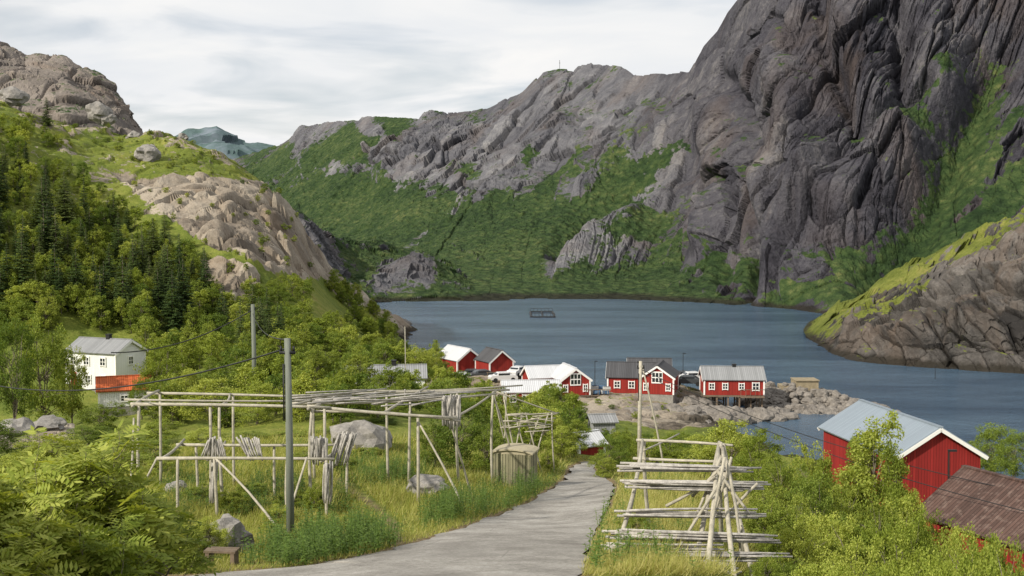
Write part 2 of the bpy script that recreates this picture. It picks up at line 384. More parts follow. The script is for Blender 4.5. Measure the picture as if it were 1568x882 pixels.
def hit(px,py,Gx=None,dmin=8.):
    Gx=G if Gx is None else Gx
    px=np.atleast_1d(np.asarray(px,float)); py=np.atleast_1d(np.asarray(py,float))
    ns=800 if len(px)<3000 else 260
    ds=np.geomspace(dmin,428 if len(px)<3000 else 110,ns); ra=ds[1]/ds[0]
    v=(CY-py)/F; zr=(-st+v*ct)/(ct+v*st); ur=(px-CX)/F/(ct+v*st)
    k=np.zeros(len(px),int); ok=np.zeros(len(px),bool); alive=np.arange(len(px))
    for i,d_ in enumerate(ds):
        if not len(alive): break
        g=look(Gx,CX+F*ur[alive],np.full(len(alive),d_)); bl=(ZC+zr[alive]*d_)<g
        k[alive[bl]]=i; ok[alive[bl]]=True; alive=alive[~bl]
    d=ds[k]*ra**rng.uniform(-1,0,len(px)) if len(px)>=3000 else ds[k]
    return ur*d,d,look(Gx,CX+F*ur,d),ok
def dens(pl,m=14):
    t=np.arange(len(pl)); tt=np.linspace(0,len(pl)-1,(len(pl)-1)*m+1)
    q=np.array(pl,float); return np.stack([np.interp(tt,t,q[:,0]),np.interp(tt,t,q[:,1])],-1)
l=dens(RL);r=dens(RR)
lx,ly,_,_=hit(l[:,0],l[:,1],G0,4.); rx,ry,_,_=hit(r[:,0],r[:,1],G0,4.)
s=np.linspace(0,1,22)[None]
def sm(a):
    for _ in range(12): a[1:-1]=(a[:-2]+a[1:-1]*2+a[2:])/4
    return a
lx,ly,rx,ry=[sm(q.astype(float)) for q in (lx,ly,rx,ry)]
lx=lx-(np.sin(np.arange(len(lx))*.9)*.10+rng.normal(0,.09,len(lx))); rx=rx+rng.normal(0,.08,len(rx))
RX=lx[:,None]*(1-s)+rx[:,None]*s; RY=ly[:,None]*(1-s)+ry[:,None]*s
RZ=look(G0,CX+F*RX/RY,RY)+.02+.05*(1-(2*s-1)**2)
gridmesh('gravel_road',RX,RY,RZ,[m_road],{},True)
b_=B(); b_.add([[-4000,60,0],[4000,60,0],[4000,6000,0],[-4000,6000,0]],[[[0,1,2,3]]])
obj('fjord_water',b_.mesh('fjord_water',[m_water]))
# ---------- lofted mountains
def loft(name,keys,sil,mat,pxs,rows,vegf,dispf,back=(160,.5),smooth=12,shade_mix=None):
    kx=sorted(keys); L=len(keys[kx[0]])
    fine=np.arange(pxs[0],pxs[-1]+1,2.); sw=smooth*2
    arrP=[];arrD=[]
    for l_ in range(L):
        py=np.interp(pxs,kx,[keys[k][l_][0] for k in kx]); d=np.interp(fine,kx,[keys[k][l_][1] for k in kx])
        ker=np.ones(sw)/sw; d=np.convolve(np.pad(d,sw,mode='edge'),ker,'same')[sw:-sw]; d=np.interp(pxs,fine,d)
        if sil is not None and l_==L-1: py=np.interp(pxs,[a for a,_ in sil],[b for _,b in sil])
        arrP.append(py);arrD.append(d)
    arrP=np.array(arrP);arrD=np.array(arrD)
    t=np.linspace(0,L-1,rows); PY=np.zeros((rows,len(pxs)));DD=np.zeros_like(PY)
    for j in range(len(pxs)):
        PY[:,j]=np.interp(t,np.arange(L),arrP[:,j]); DD[:,j]=np.interp(t,np.arange(L),arrD[:,j])
    for _ in range(30): DD[1:-1]=(DD[:-2]+2*DD[1:-1]+DD[2:])/4
    PX=np.broadcast_to(pxs,PY.shape)
    p=P(PX,PY,DD)
    foot=p[0]+np.array([0,-3,-4.]); nb=14
    bk=[]
    for i in range(1,nb+1):
        q=p[-1].copy(); f=i/nb; q[:,1]+=back[0]*f; q[:,2]-=np.maximum(q[:,2],5)*back[1]*f**1.3; q[:,0]*=1+back[0]*f/q[:,1]; bk.append(q)
    p=np.concatenate([foot[None],p,np.array(bk)])
    PXa=np.concatenate([PX[:1],PX,np.repeat(PX[-1:],nb,0)]);PYa=np.concatenate([PY[:1],PY,np.repeat(PY[-1:],nb,0)])
    du=np.gradient(p,axis=1);dv=np.gradient(p,axis=0); N=np.cross(du,dv); N/=np.linalg.norm(N,axis=-1)[...,None]+1e-9
    N=np.where(N[...,1:2]>0,-N,N); N=np.where((N[...,2:3]<0),N*np.array([1,1,-1]),N)
    for _ in range(20): N[1:-1,1:-1]=(N[1:-1,1:-1]+N[:-2,1:-1]+N[2:,1:-1]+N[1:-1,:-2]+N[1:-1,2:])/5
    N/=np.linalg.norm(N,axis=-1)[...,None]+1e-9
    tt=np.concatenate([[0],np.linspace(0,1,rows),np.ones(nb)])[:,None]+0*PXa
    veg=vegf(p,PXa,PYa,N)
    dd=dispf(p,PXa,PYa,tt,veg); tone=0*PXa
    if isinstance(dd,tuple): dd,tone=dd
    q=p+N*dd[...,None]
    du=np.gradient(q,axis=1);dv=np.gradient(q,axis=0); N2=np.cross(du,dv); N2/=np.linalg.norm(N2,axis=-1)[...,None]+1e-9
    up=np.abs(N2[...,2])
    for _ in range(2): up[1:-1,1:-1]=(up[1:-1,1:-1]*2+up[:-2,1:-1]+up[2:,1:-1]+up[1:-1,:-2]+up[1:-1,2:])/6
    veg=np.clip(veg+(up-.62)*1.0,0,1)
    at={'veg':veg,'tone':tone}
    if shade_mix: at['shade_mix']=shade_mix(PXa,PYa)
    return gridmesh(name,q[...,0],q[...,1],q[...,2],[mat],at,False)
FT=lambda py:(py,wd(py))
MK={200:[FT(455),(430,560),(390,800),(340,1000),(300,1200)],380:[FT(455),(420,520),(370,700),(310,900),(236,1150)],
460:[FT(456),(420,500),(360,680),(280,850),(192,1050)],575:[FT(460),(420,470),(360,600),(270,740),(178,900)],
640:[FT(460),(420,460),(355,580),(260,700),(181,850)],745:[FT(458),(415,455),(345,560),(250,680),(163,820)],
900:[FT(458),(405,450),(320,545),(215,640),(100,760)],985:[FT(460),(405,445),(310,520),(210,600),(118,680)],
1055:[FT(463),(400,430),(300,490),(200,550),(112,610)],1080:[FT(464),(395,420),(290,480),(180,535),(70,590)],1105:[FT(466),(390,410),(270,455),(140,510),(35,570)],
1135:[FT(468),(380,395),(250,430),(110,475),(-5,530)],1200:[FT(472),(380,375),(230,405),(70,440),(-130,500)],
1300:[FT(488),(380,352),(220,390),(40,430),(-260,520)],1450:[FT(495),(400,330),(250,372),(60,415),(-300,520)],
1600:[FT(500),(400,320),(250,365),(60,410),(-300,500)],2100:[FT(520),(400,280),(250,330),(60,370),(-300,460)]}
SIL=[(200,300),(360,243),(380,236),(400,230),(430,217),(448,208),(458,192),(500,186),(545,183),(575,177),(610,180),(640,182),(650,172),(665,165),(700,169),(745,163),(775,150),(800,140),(818,124),(832,113),(855,106),(878,108),(885,101),(930,100),(955,105),(975,117),(1000,113),(1040,108),(1055,112),(1064,95),(1078,70),(1098,48),(1114,20),(1135,-5),(1200,-130),(1300,-260),(1450,-300),(2100,-300)]
GSEG=[((390,265),(600,205),34,.9),((440,300),(620,330),60,1.1),((520,380),(700,400),50,1.1),((620,400),(760,330),34,1.),((600,380),(680,310),34,1.),((640,320),(720,260),22,.75),((700,420),(840,340),38,1.1),((800,400),(960,260),24,1.),((960,260),(1045,225),10,.8),((850,340),(1000,290),16,.8),
 ((915,355),(990,335),22,.9),((740,330),(810,240),14,.8),((830,310),(880,240),12,.7),((760,440),(1140,448),14,.75),((1090,400),(1150,400),28,.75),((980,420),(1080,425),20,.75),
 ((1535,80),(1500,160),34,1.),((1500,160),(1440,270),46,1.05),((1440,270),(1400,340),40,1.05),((1400,330),(1340,420),40,.95),((1310,220),(1430,155),16,.85),((1430,155),(1530,95),24,.9),((1345,205),(1450,190),18,.8),((1200,450),(1300,440),22,.9),((1310,400),(1380,430),30,.9),((1500,240),(1568,170),18,.65),((1440,350),(1568,270),34,.8),
 ((480,250),(560,230),30,.7),((560,300),(620,250),26,.9)]
RKS=[((735,318),(790,268),9),((600,262),(640,215),12),((850,405),(960,335),17),((620,380),(650,355),6),((560,190),(620,250),12),((690,225),(840,215),26),((1010,300),(1040,240),16),((690,380),(760,410),5),((560,230),(700,280),8)]
def vegM(p,px,py,N):
    w=fbm(p*.02,4,70)*24; w2=fbm(p*.025,4,75)*18
    v=np.zeros(px.shape)+.12
    for a,b,wd_,s_ in GSEG: v=np.maximum(v,s_*np.exp(-(segd(px+w,py+w2,*a,*b)/wd_)**2))
    v=v+.26*sstep(290,370,py)*(px<1040)+.12*sstep(1280,1380,px)*sstep(80,160,py)
    sv=fbm(np.stack([(px*.55+py)*.045,(px-py*.6)*.010,0*px],-1),4,77,.65)
    v=v+np.where(px<1060,.5,.25)*sv
    for a,b,w_ in RKS: v=v-.9*np.exp(-(segd(px+w*.5,py+w2*.5,*a,*b)/w_)**2)
    v=v+fbm(p*.06,5,80,.65)*.45
    return np.clip(v,0,.92)
RSEG=[([(1140,465),(1150,360),(1148,260),(1110,120)],12,-8),([(1530,80),(1440,260),(1340,430)],40,-12),([(1195,110),(1215,200),(1250,290)],34,9),([(1290,20),(1330,120),(1350,200)],40,10),
 ([(1165,280),(1195,440)],34,7),([(1240,310),(1390,255)],50,9),([(1060,240),(960,300),(850,390)],16,-6),([(850,410),(960,345)],26,7),([(740,315),(860,200)],20,6),([(620,375),(760,300),(830,230)],30,-3),
 ([(1400,-50),(1420,60),(1440,130)],40,10),([(1250,-40),(1270,80),(1310,200)],14,-8),([(1080,380),(1090,250),(1085,160)],16,7),([(900,290),(1000,180)],16,6),([(580,260),(640,200)],16,6),([(1375,-60),(1380,150)],10,-6),([(1100,420),(1130,300)],10,-5),
 ([(1240,300),(1180,460)],9,-6),([(1420,140),(1330,210),(1250,300)],9,-7)]
def dispM(p,px,py,t,veg):
    sc=np.clip(p[...,1]/520,.7,1.6)
    r=np.zeros(px.shape)
    w=fbm(p*.03,3,90)*10
    for l_,wd_,a_ in RSEG: r+=a_*np.exp(-(lined(px+w,py,l_)/wd_)**2)
    sh=p.copy(); sh[...,0]=sh[...,0]-.5*sh[...,2]
    q=sh*np.array([1,.45,.28])/np.clip(sc,.7,1.15)[...,None]
    q=q+np.stack([fbm(p*.03,3,91),fbm(p*.03,3,92),fbm(p*.03,3,93)],-1)*2.5
    rg=.52+.40*sstep(1030,1110,px)
    r+=sc*(8*fbm(q/45,3,95))*(.35+.65*rg)
    rk=1-.85*sstep(.35,.65,veg)
    f1,e1,r1=facet(q/17,101,1.1,True); f2,e2,r2=facet(q/7.5,111,1.1,True); f3,e3,r3=facet(q/3.3,121,1.1,True); f4=facet(q/1.5,131,1.2)
    r+=sc*f1*5.5*rg*(.12+.88*rk)
    gt=sstep(-.4,.3,fbm(q/30,2,306))
    cr=-3.0*np.exp(-(e1/.05)**2)*rg-1.6*np.exp(-(e2/.06)**2)*gt-.8*np.exp(-(e3/.08)**2)*gt
    r+=rk*sc*(.3+.7*rg)*(f2*2.6+gt*f3*1.15+gt*.45*f4+cr+.8*fbm(q/5,3,305))
    r+=(1-rk)*1.1*fbm(p/3.,3,140,.7)*sc
    foot=np.clip((p[...,2]+2)/14,0.08,1); rid=1-.65*sstep(.82,1,t)
    ed=1-.6*np.exp(-((px-1085)/40)**2)*sstep(.6,.95,t)
    return (r-1)*foot*rid*ed, r1*.9+r2*.8+r3*.4
pxs=np.concatenate([np.linspace(200,340,40)[:-1],np.linspace(340,1050,520)[:-1],np.linspace(1050,1640,620),np.linspace(1645,2100,80)])
loft('mountain_range',MK,SIL,m_mtn,pxs,480,vegM,dispM,(220,.35),shade_mix=lambda a,b:sstep(-60,60,a-1010-np.maximum(0,(b-300))*-.25))  # right-hand cliff blends to the rock tone with painted cloud shadow
def vegP(p,px,py,N):
    ridge=np.interp(px,[1235,1270,1330,1400,1480,1568,1700,2000],[505,480,450,405,360,322,290,255])
    dy=py-ridge+fbm(p*.06,4,71)*26
    v=sstep(58,5,dy)*.85
    v=np.maximum(v,.65*np.exp(-(segd(px,py,1270,500,1420,440)/18)**2))
    v=np.where(px>1440,np.minimum(v,sstep(48,8,dy)),v)
    return np.clip(v+fbm(p*.2,4,81,.7)*.6,0,1)
def dispP(p,px,py,t,veg):
    sh=p.copy(); sh[...,0]+=.5*sh[...,2]
    q=sh*np.array([1,.6,.6])+np.stack([fbm(p*.08,3,91),fbm(p*.08,3,92),fbm(p*.08,3,93)],-1)*2
    rk=1-.7*sstep(.4,.7,veg)
    f1,e1,r1=facet(q/9,151,1.2,True); f2,e2,r2=facet(q/4,161,1.2,True); f3=facet(q/1.7,171,1.2)
    r=3.5*fbm(p/18,3,150)+2.6*f1+rk*(1.1*f2+.4*f3-1.2*np.exp(-(e1/.06)**2)-.6*np.exp(-(e2/.07)**2)+.4*fbm(q/2,3,9))+(1-rk)*.5*fbm(p/1.5,2,3)
    return r*np.clip((p[...,2]+1.5)/6,.1,1), r1+r2*.8
PK={1232:[FT(512),(511,265),(508,268),(505,270)],1260:[FT(538),(520,236),(500,248),(488,262)],1300:[FT(552),(520,222),(480,240),(466,268)],1400:[FT(562),(505,212),(440,236),(405,275)],
1480:[FT(567),(490,207),(405,228),(360,272)],1568:[FT(572),(470,203),(385,218),(322,270)],1700:[FT(580),(470,195),(380,215),(290,260)],2000:[FT(600),(470,175),(380,195),(255,240)]}
loft('rocky_promontory',PK,None,m_prom,np.concatenate([np.linspace(1232,1640,380),np.linspace(1645,2000,50)]),260,vegP,dispP,(40,.6))
def vegL(p,px,py,N):
    v=.66+fbm(p*.05,4,72)*.7
    v-=.9*np.exp(-(segd(px,py,590,432,650,430)/15)**2)+.9*np.exp(-(segd(px,py,485,360,505,410)/18)**2)
    return np.clip(v,0,1)
def dispL(p,px,py,t,veg):
    rk=1-.6*sstep(.4,.7,veg)
    return (2.5*fbm(p/30,3,180)+2*facet(p/18,181,1.2)+rk*(1*facet(p/7,191,1.2)+.5*facet(p/3,195,1.2))+(1-rk)*1.2*fbm(p/2.2,3,4,.7)+4*np.exp(-((px-625)/45)**2-((py-425)/22)**2))*np.clip((p[...,2]+1.5)/7,.1,1)
LK={430:[(455,330),(420,345),(380,360),(325,380)],480:[(458,340),(420,352),(385,370),(345,400)],520:[(460,360),(430,375),(395,405),(366,440)],600:[FT(462),(440,395),(405,430),(377,480)],
 650:[FT(463),(440,395),(410,430),(383,480)],700:[FT(462),(445,395),(425,430),(405,470)],740:[FT(461),(455,392),(448,410),(440,430)],780:[FT(460),(458,392),(457,400),(456,410)]}
loft('bay_head_hill',LK,None,m_mtn,np.linspace(430,780,300),160,vegL,dispL,(60,.6),shade_mix=lambda a,b:a*0+.3)
def vegD(p,px,py,N): return np.clip(.12+fbm(p*.04,4,73)*.45+sstep(150,230,py)*.3,0,1)
def dispD(p,px,py,t,veg):
    q=p*np.array([1,1,2.])
    f1,e1,r1=facet(q/15,201,1.,True)
    return 4*fbm(p/35,3,200)+1.8*f1+.8*facet(q/7,211,1.)+.3*facet(p/3,221)-1.2*np.exp(-(e1/.07)**2), r1
DK={-500:[(250,290),(170,320),(60,350),(-30,400)],0:[(250,290),(185,315),(115,345),(57,390)],100:[(250,300),(190,320),(130,345),(84,385)],200:[(250,310),(220,325),(195,345),(165,370)],240:[(270,310),(250,325),(235,345),(220,365)]}
DS=[(-500,-30),(0,60),(20,70),(38,82),(60,79),(95,86),(125,102),(150,116),(170,132),(190,156),(205,176),(215,198),(240,228)]
loft('rock_dome',DK,DS,m_dome,np.linspace(-400,240,340),170,vegD,dispD,(80,.6))
FK={240:[(340,2200),(300,2350),(250,2600)],290:[(340,2200),(280,2350),(210,2600)],345:[(340,2200),(270,2350),(203,2600)],440:[(340,2200),(300,2350),(245,2600)]}
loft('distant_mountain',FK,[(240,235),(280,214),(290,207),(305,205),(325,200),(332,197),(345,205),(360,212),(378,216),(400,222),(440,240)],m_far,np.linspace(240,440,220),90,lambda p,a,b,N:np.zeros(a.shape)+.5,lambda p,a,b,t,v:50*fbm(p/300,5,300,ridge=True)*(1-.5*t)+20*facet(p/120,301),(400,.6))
# ---------- vegetation prototypes
def leaves(b,c,L,Wd,m=1,up=.5,fold=True):
    n=len(c); N=rng.normal(size=(n,3)); N[:,2]=np.abs(N[:,2])+up; N/=np.linalg.norm(N,axis=1)[:,None]
    T=np.cross(N,rng.normal(size=(n,3))); T/=np.linalg.norm(T,axis=1)[:,None]+1e-9; S=np.cross(N,T)
    L=np.asarray(L)*rng.uniform(.7,1.3,n); L=L[:,None]/2; w=(Wd*rng.uniform(.7,1.3,n))[:,None]/2
    V=np.stack([c-T*L,c+S*w-T*L*.15,c+T*L,c-S*w-T*L*.15],1)
    b.add(V,[np.arange(n*4).reshape(n,4)],m)
def broad(name,seed,H=4.,R=1.7,nc=70,nl=90,ls=.1,base=.2,stems=1,cr=.42,mat=None,top=.8):
    global rng
    keep=rng; rng=np.random.default_rng(seed); b=B()
    st_=[]
    for k in range(stems):
        a=rng.uniform(0,6.28); lean=rng.uniform(.1,.5)*(0.25 if stems==1 else 1)*R
        t=np.linspace(0,1,7)[:,None]
        p=np.concatenate([np.cos(a)*lean*t**1.2+rng.normal(0,.03,(7,1)),np.sin(a)*lean*t**1.2+rng.normal(0,.03,(7,1)),t*H*rng.uniform(.75,.9)-.15],1)
        b.tube(p,np.linspace(.05*H/4+.03,.012,7)*(1 if stems==1 else .7),0,6); st_.append(p)
    d=rng.normal(size=(nc,3)); d/=np.linalg.norm(d,axis=1)[:,None]
    lob=1+.42*vn(d*1.9+seed*3.1,seed)+.16*vn(d*4+seed,seed+1)
    rr=rng.uniform(.3,1,nc)**.5*lob
    zc=H*(base+1)/2; hz=H*(1-base)/2
    cc=np.stack([d[:,0]*R*rr,d[:,1]*R*rr,zc+d[:,2]*hz*rr],1)
    tz=np.clip((cc[:,2]-H*base)/(H*(1-base)),0,1.2); f=1-(1-top)*tz; cc[:,0]*=f;cc[:,1]*=f
    cc[:,2]=np.maximum(cc[:,2],.15)
    for c in cc[::2]:
        p=st_[rng.integers(len(st_))]; s0=p[np.argmin(np.abs(p[:,2]-c[2]*.65))]
        mid=(s0+c)/2+np.array([0,0,.08*H*rng.uniform(-.3,1)])
        b.tube(np.array([s0,mid,c]),[.022,.014,.005],0,4)
    sz=rng.uniform(.5,1.25,nc)*cr
    cnt=(nl*rng.uniform(.6,1.3,nc)).astype(int)
    ctr=np.repeat(cc,cnt,0); q=rng.normal(size=ctr.shape); q/=np.linalg.norm(q,axis=1)[:,None]; q*=rng.uniform(0.2,1,len(q))[:,None]**.5
    q=q*np.repeat(sz,cnt)[:,None]*np.array([1,1,.7]); ctr=ctr+q+rng.normal(0,.06,ctr.shape)
    ctr=ctr[ctr[:,2]>.02]
    leaves(b,ctr,ls,ls*.6,1,.35)
    me=b.mesh(name,[m_bark,mat or m_leaf]); rng=keep
    return me,H,R
def spruce(name,seed,H=8,R=1.6):
    global rng
    keep=rng; rng=np.random.default_rng(seed); b=B()
    b.tube([[0,0,-.2],[.02,0,H*.5],[0,0,H]],[.14,.08,.015],0,6)
    V=[]
    for lv in range(34):
        t=(lv+rng.uniform(-.3,.3))/34; z=H*(.06+.93*t); rad=R*((1-t)**.85)*rng.uniform(.75,1.15)+.06
        nb=int(6+7*(1-t))
        for k in range(nb):
            a=rng.uniform(0,6.28); r=rad*rng.uniform(.7,1.15); ns=max(3,int(r*9))
            for i in range(ns):
                f=(i+1)/ns; rr=r*f; zz=z-.28*r*f+.12*r*f*f*1.5
                for sgn in (-1,1):
                    L=.34*(1.15-f)*min(1,r)+.14
                    ang=a+sgn*rng.uniform(.4,1.0); dr_=np.array([math.cos(ang),math.sin(ang),-rng.uniform(.1,.6)])
                    o=np.array([math.cos(a)*rr,math.sin(a)*rr,zz+rng.normal(0,.03)])
                    sd=np.array([-math.sin(ang),math.cos(ang),rng.normal(0,.3)])*.055
                    V+= [o-sd*.6,o+dr_*L*.5-sd,o+dr_*L,o+dr_*L*.5+sd]
    V=np.array(V); b.add(V,[np.arange(len(V)).reshape(-1,4)],1)
    me=b.mesh(name,[m_bark,m_spr]); rng=keep
    return me,H,R
far=[broad('hill_birch_a',1,4.2,1.7,40,75,.2,.08,2,.5,m_leafh),broad('hill_birch_b',2,4.2,1.5,38,75,.2,.1,2,.5,m_leafh),broad('hill_birch_c',3,4.2,1.9,44,70,.2,.05,3,.5,m_leafd),broad('hill_birch_d',21,4.2,1.4,36,75,.2,.15,1,.48,m_leaf)]
mid=[broad('birch_a',4,5,2.1,95,125,.125,.08,3,.46),broad('birch_b',5,5,1.8,85,125,.125,.12,2,.42),broad('birch_c',6,5,2.2,100,120,.13,.05,4,.45,m_leafh),broad('willow_d',8,5,2.2,105,120,.12,.04,4,.45,m_leafd)]
near=[broad('near_bush_a',9,3,1.5,130,165,.08,.04,5,.26),broad('near_bush_b',10,3,1.4,120,165,.08,.06,4,.25),broad('near_bush_c',12,3,1.5,130,155,.085,.03,5,.26,m_leafh)]
slim=[broad('slim_rowan',13,6,1.2,85,130,.12,.16,1,.4,None,.6)]
spr=[spruce('spruce_a',1),spruce('spruce_b',2,8,1.35),spruce('spruce_c',3,8,1.9)]
nm={'mid':'birch_tree','near':'leafy_bush','slim':'rowan_tree','spr':'spruce_tree','far':'birch_tree'}
PR={'far':far,'mid':mid,'near':near,'slim':slim,'spr':spr}
def tree(px,top,d,wpx,kind,parent=None,idx=None,name=None,z=None):
    me,H,R=PR[kind][idx if idx is not None else int(rng.integers(len(PR[kind])))]
    x=(px-CX)/F*d; g=gz(x,d) if z is None else z
    h=P(px,top,d)[2]-g
    if h<.5: h=.5
    w=wpx*d/F/2/(R*1.12)
    o=obj(name or nm[kind],me,parent,(x,d,g-.05),rng.uniform(0,6.28),(w,w,h/H*.95)); return o
def scatter(parent,poly,num,kind,hr,wr=(.8,1.2),dmin=8.,zmin=.6):
    xs=[p[0] for p in poly];ys=[p[1] for p in poly]
    px=rng.uniform(min(xs),max(xs),num*3);py=rng.uniform(min(ys),max(ys),num*3)
    m=inpoly(px,py,poly); px=px[m][:num];py=py[m][:num]
    x,d,z,ok=hit(px,py,None,dmin)
    for i in range(len(x)):
        if not ok[i] or z[i]<zmin: continue
        me,H,R=PR[kind][int(rng.integers(len(PR[kind])))]
        h=rng.uniform(*hr); s_=h/H; w=s_*rng.uniform(*wr)
        obj(kind+'_part',me,parent,(x[i],d[i],z[i]-.1),rng.uniform(0,6.28),(w,w,s_))
def empty(name,loc=(0,0,0),rot=0):
    e=bpy.data.objects.new(name,None); COL.objects.link(e); e.location=[float(q) for q in loc]; e.rotation_euler=(0,0,rot); return e
forest=empty('hillside_forest')
scatter(forest,[(-60,200),(60,190),(95,215),(100,250),(170,310),(230,350),(300,395),(345,475),(400,450),(440,430),(500,440),(590,495),(600,540),(640,560),(600,590),(480,600),(400,600),(230,590),(215,520),(120,500),(-60,560)],540,'far',(2.0,4.4),(.75,1.2),60)
scatter(forest,[(-60,320),(60,300),(130,320),(220,360),(300,410),(335,470),(250,520),(120,480),(-60,480)],92,'spr',(4,9),(.7,1.2),60)
scatter(forest,[(0,200),(90,170),(100,210),(60,330),(0,330)],12,'spr',(3,6),(.7,1.2),60)
scatter(forest,[(340,500),(440,500),(440,560),(340,560)],12,'spr',(5,8),(.7,1.1),60)
scatter(forest,[(230,590),(480,590),(640,600),(640,640),(420,660),(240,650)],55,'far',(2.5,4),(.8,1.3),60)
scatter(forest,[(400,270),(430,285),(430,310),(400,300)],8,'far',(1,2.),(1,1.3),60)
scatter(forest,[(0,140),(100,175),(300,220),(400,280),(380,290),(200,250),(0,200)],100,'far',(.4,1.2),(1,1.8),60)
scatter(forest,[(200,290),(480,300),(500,430),(300,420)],45,'far',(.5,1.4),(1,1.8),60)
scatter(forest,[(500,430),(590,490),(610,530),(560,520)],60,'far',(2.5,4),(.8,1.2),60)
vill=empty('village_shrubs')
scatter(vill,[(600,545),(680,560),(690,600),(760,625),(870,625),(900,660),(880,700),(800,690),(700,640),(600,620)],80,'far',(2,4.),(.8,1.3),60)
scatter(vill,[(900,668),(1000,672),(1090,668),(1180,695),(1100,720),(960,720)],50,'far',(1.2,2.0),(.9,1.4),60,1.2)
scatter(vill,[(895,606),(1160,610),(1160,650),(895,650)],22,'far',(.4,.9),(1,1.7),60,1.)
T=[(60,468,108,110,'mid'),(15,480,100,90,'mid'),(105,520,112,60,'mid'),(245,515,112,85,'mid'),(212,575,100,50,'mid'),(150,612,88,90,'mid'),(320,575,95,110,'mid'),(390,580,92,100,'mid'),(280,560,105,80,'mid'),
(440,545,110,90,'mid'),(490,525,112,80,'mid'),(535,560,115,70,'mid'),(640,525,150,80,'mid'),(610,540,150,60,'mid'),(600,615,98,70,'mid'),(520,608,100,80,'mid'),(665,518,155,30,'mid'),
(705,600,66,125,'mid'),(745,640,64,80,'mid'),(665,640,66,70,'mid'),(835,618,86,80,'mid'),(880,640,88,60,'mid'),(860,650,82,70,'mid'),(940,662,72,66,'mid'),(925,690,70,50,'mid'),(955,660,80,50,'mid'),
(1120,636,74,110,'mid'),(1080,662,76,80,'mid'),(1165,652,70,90,'mid'),(1030,660,85,60,'mid'),(1240,658,56,90,'mid'),(1200,680,52,90,'mid'),(1270,690,55,80,'mid'),
(1345,622,58,110,'slim'),(1318,655,60,70,'slim'),(1375,665,57,60,'slim'),(1525,645,100,90,'mid'),(1560,655,96,70,'mid'),
(1190,750,38,120,'near'),(1250,715,46,120,'mid'),(1300,728,48,110,'mid'),(1350,738,46,120,'mid'),(1400,755,46,110,'mid'),(1450,785,42,120,'mid'),(1520,805,38,130,'mid'),(1240,790,32,130,'near'),(1310,795,34,140,'near'),(1380,810,33,150,'near'),(1460,825,30,150,'near'),(1550,825,30,150,'near'),(1270,840,25,150,'near'),(1350,850,25,170,'near'),(1570,855,24,200,'near'),(1450,860,24,200,'near'),
(1215,840,28,90,'near'),(980,785,33,70,'near'),(1170,700,60,60,'mid'),(1180,730,50,90,'mid'),(1220,745,44,100,'mid'),(1280,765,40,120,'near'),(1340,778,39,130,'near'),(1410,785,38,120,'near'),(1490,806,36,120,'near'),(1200,800,34,90,'near'),(1180,850,27,80,'near'),(1230,870,23,120,'near'),(1320,825,29,130,'near'),(1400,835,28,140,'near'),(1500,838,27,150,'near'),(1400,738,52,80,'mid'),(1370,730,56,80,'mid'),(1430,768,48,80,'mid'),(1560,812,34,110,'near'),(1480,790,41,70,'mid'),(1540,800,39,80,'mid'),
(250,790,30,110,'near'),(310,790,31,80,'near'),(225,830,26,110,'near'),(280,845,26,70,'near'),(180,690,62,110,'mid'),(70,660,68,140,'mid'),(-20,640,70,120,'mid'),(130,650,80,90,'mid'),(240,640,84,80,'mid'),
(240,700,58,70,'near'),(480,740,44,50,'near'),(530,785,40,60,'near'),(420,770,42,60,'near'),(560,690,68,60,'near'),(460,690,66,60,'near'),(380,660,80,80,'mid'),(840,690,72,40,'near'),
(30,690,50,150,'near'),(140,720,44,120,'near'),(210,745,40,110,'near'),(300,740,48,80,'near'),(230,670,66,90,'mid'),(310,655,76,90,'mid'),(350,745,44,60,'near'),(440,660,80,80,'mid'),(520,700,58,70,'near'),(450,745,46,70,'near'),(380,735,50,60,'near'),(410,800,38,60,'near'),(560,800,38,50,'near'),(500,815,35,60,'near'),(450,825,34,60,'near'),(585,660,90,60,'mid'),(500,665,80,60,'mid')]
for t_ in T: tree(*t_)
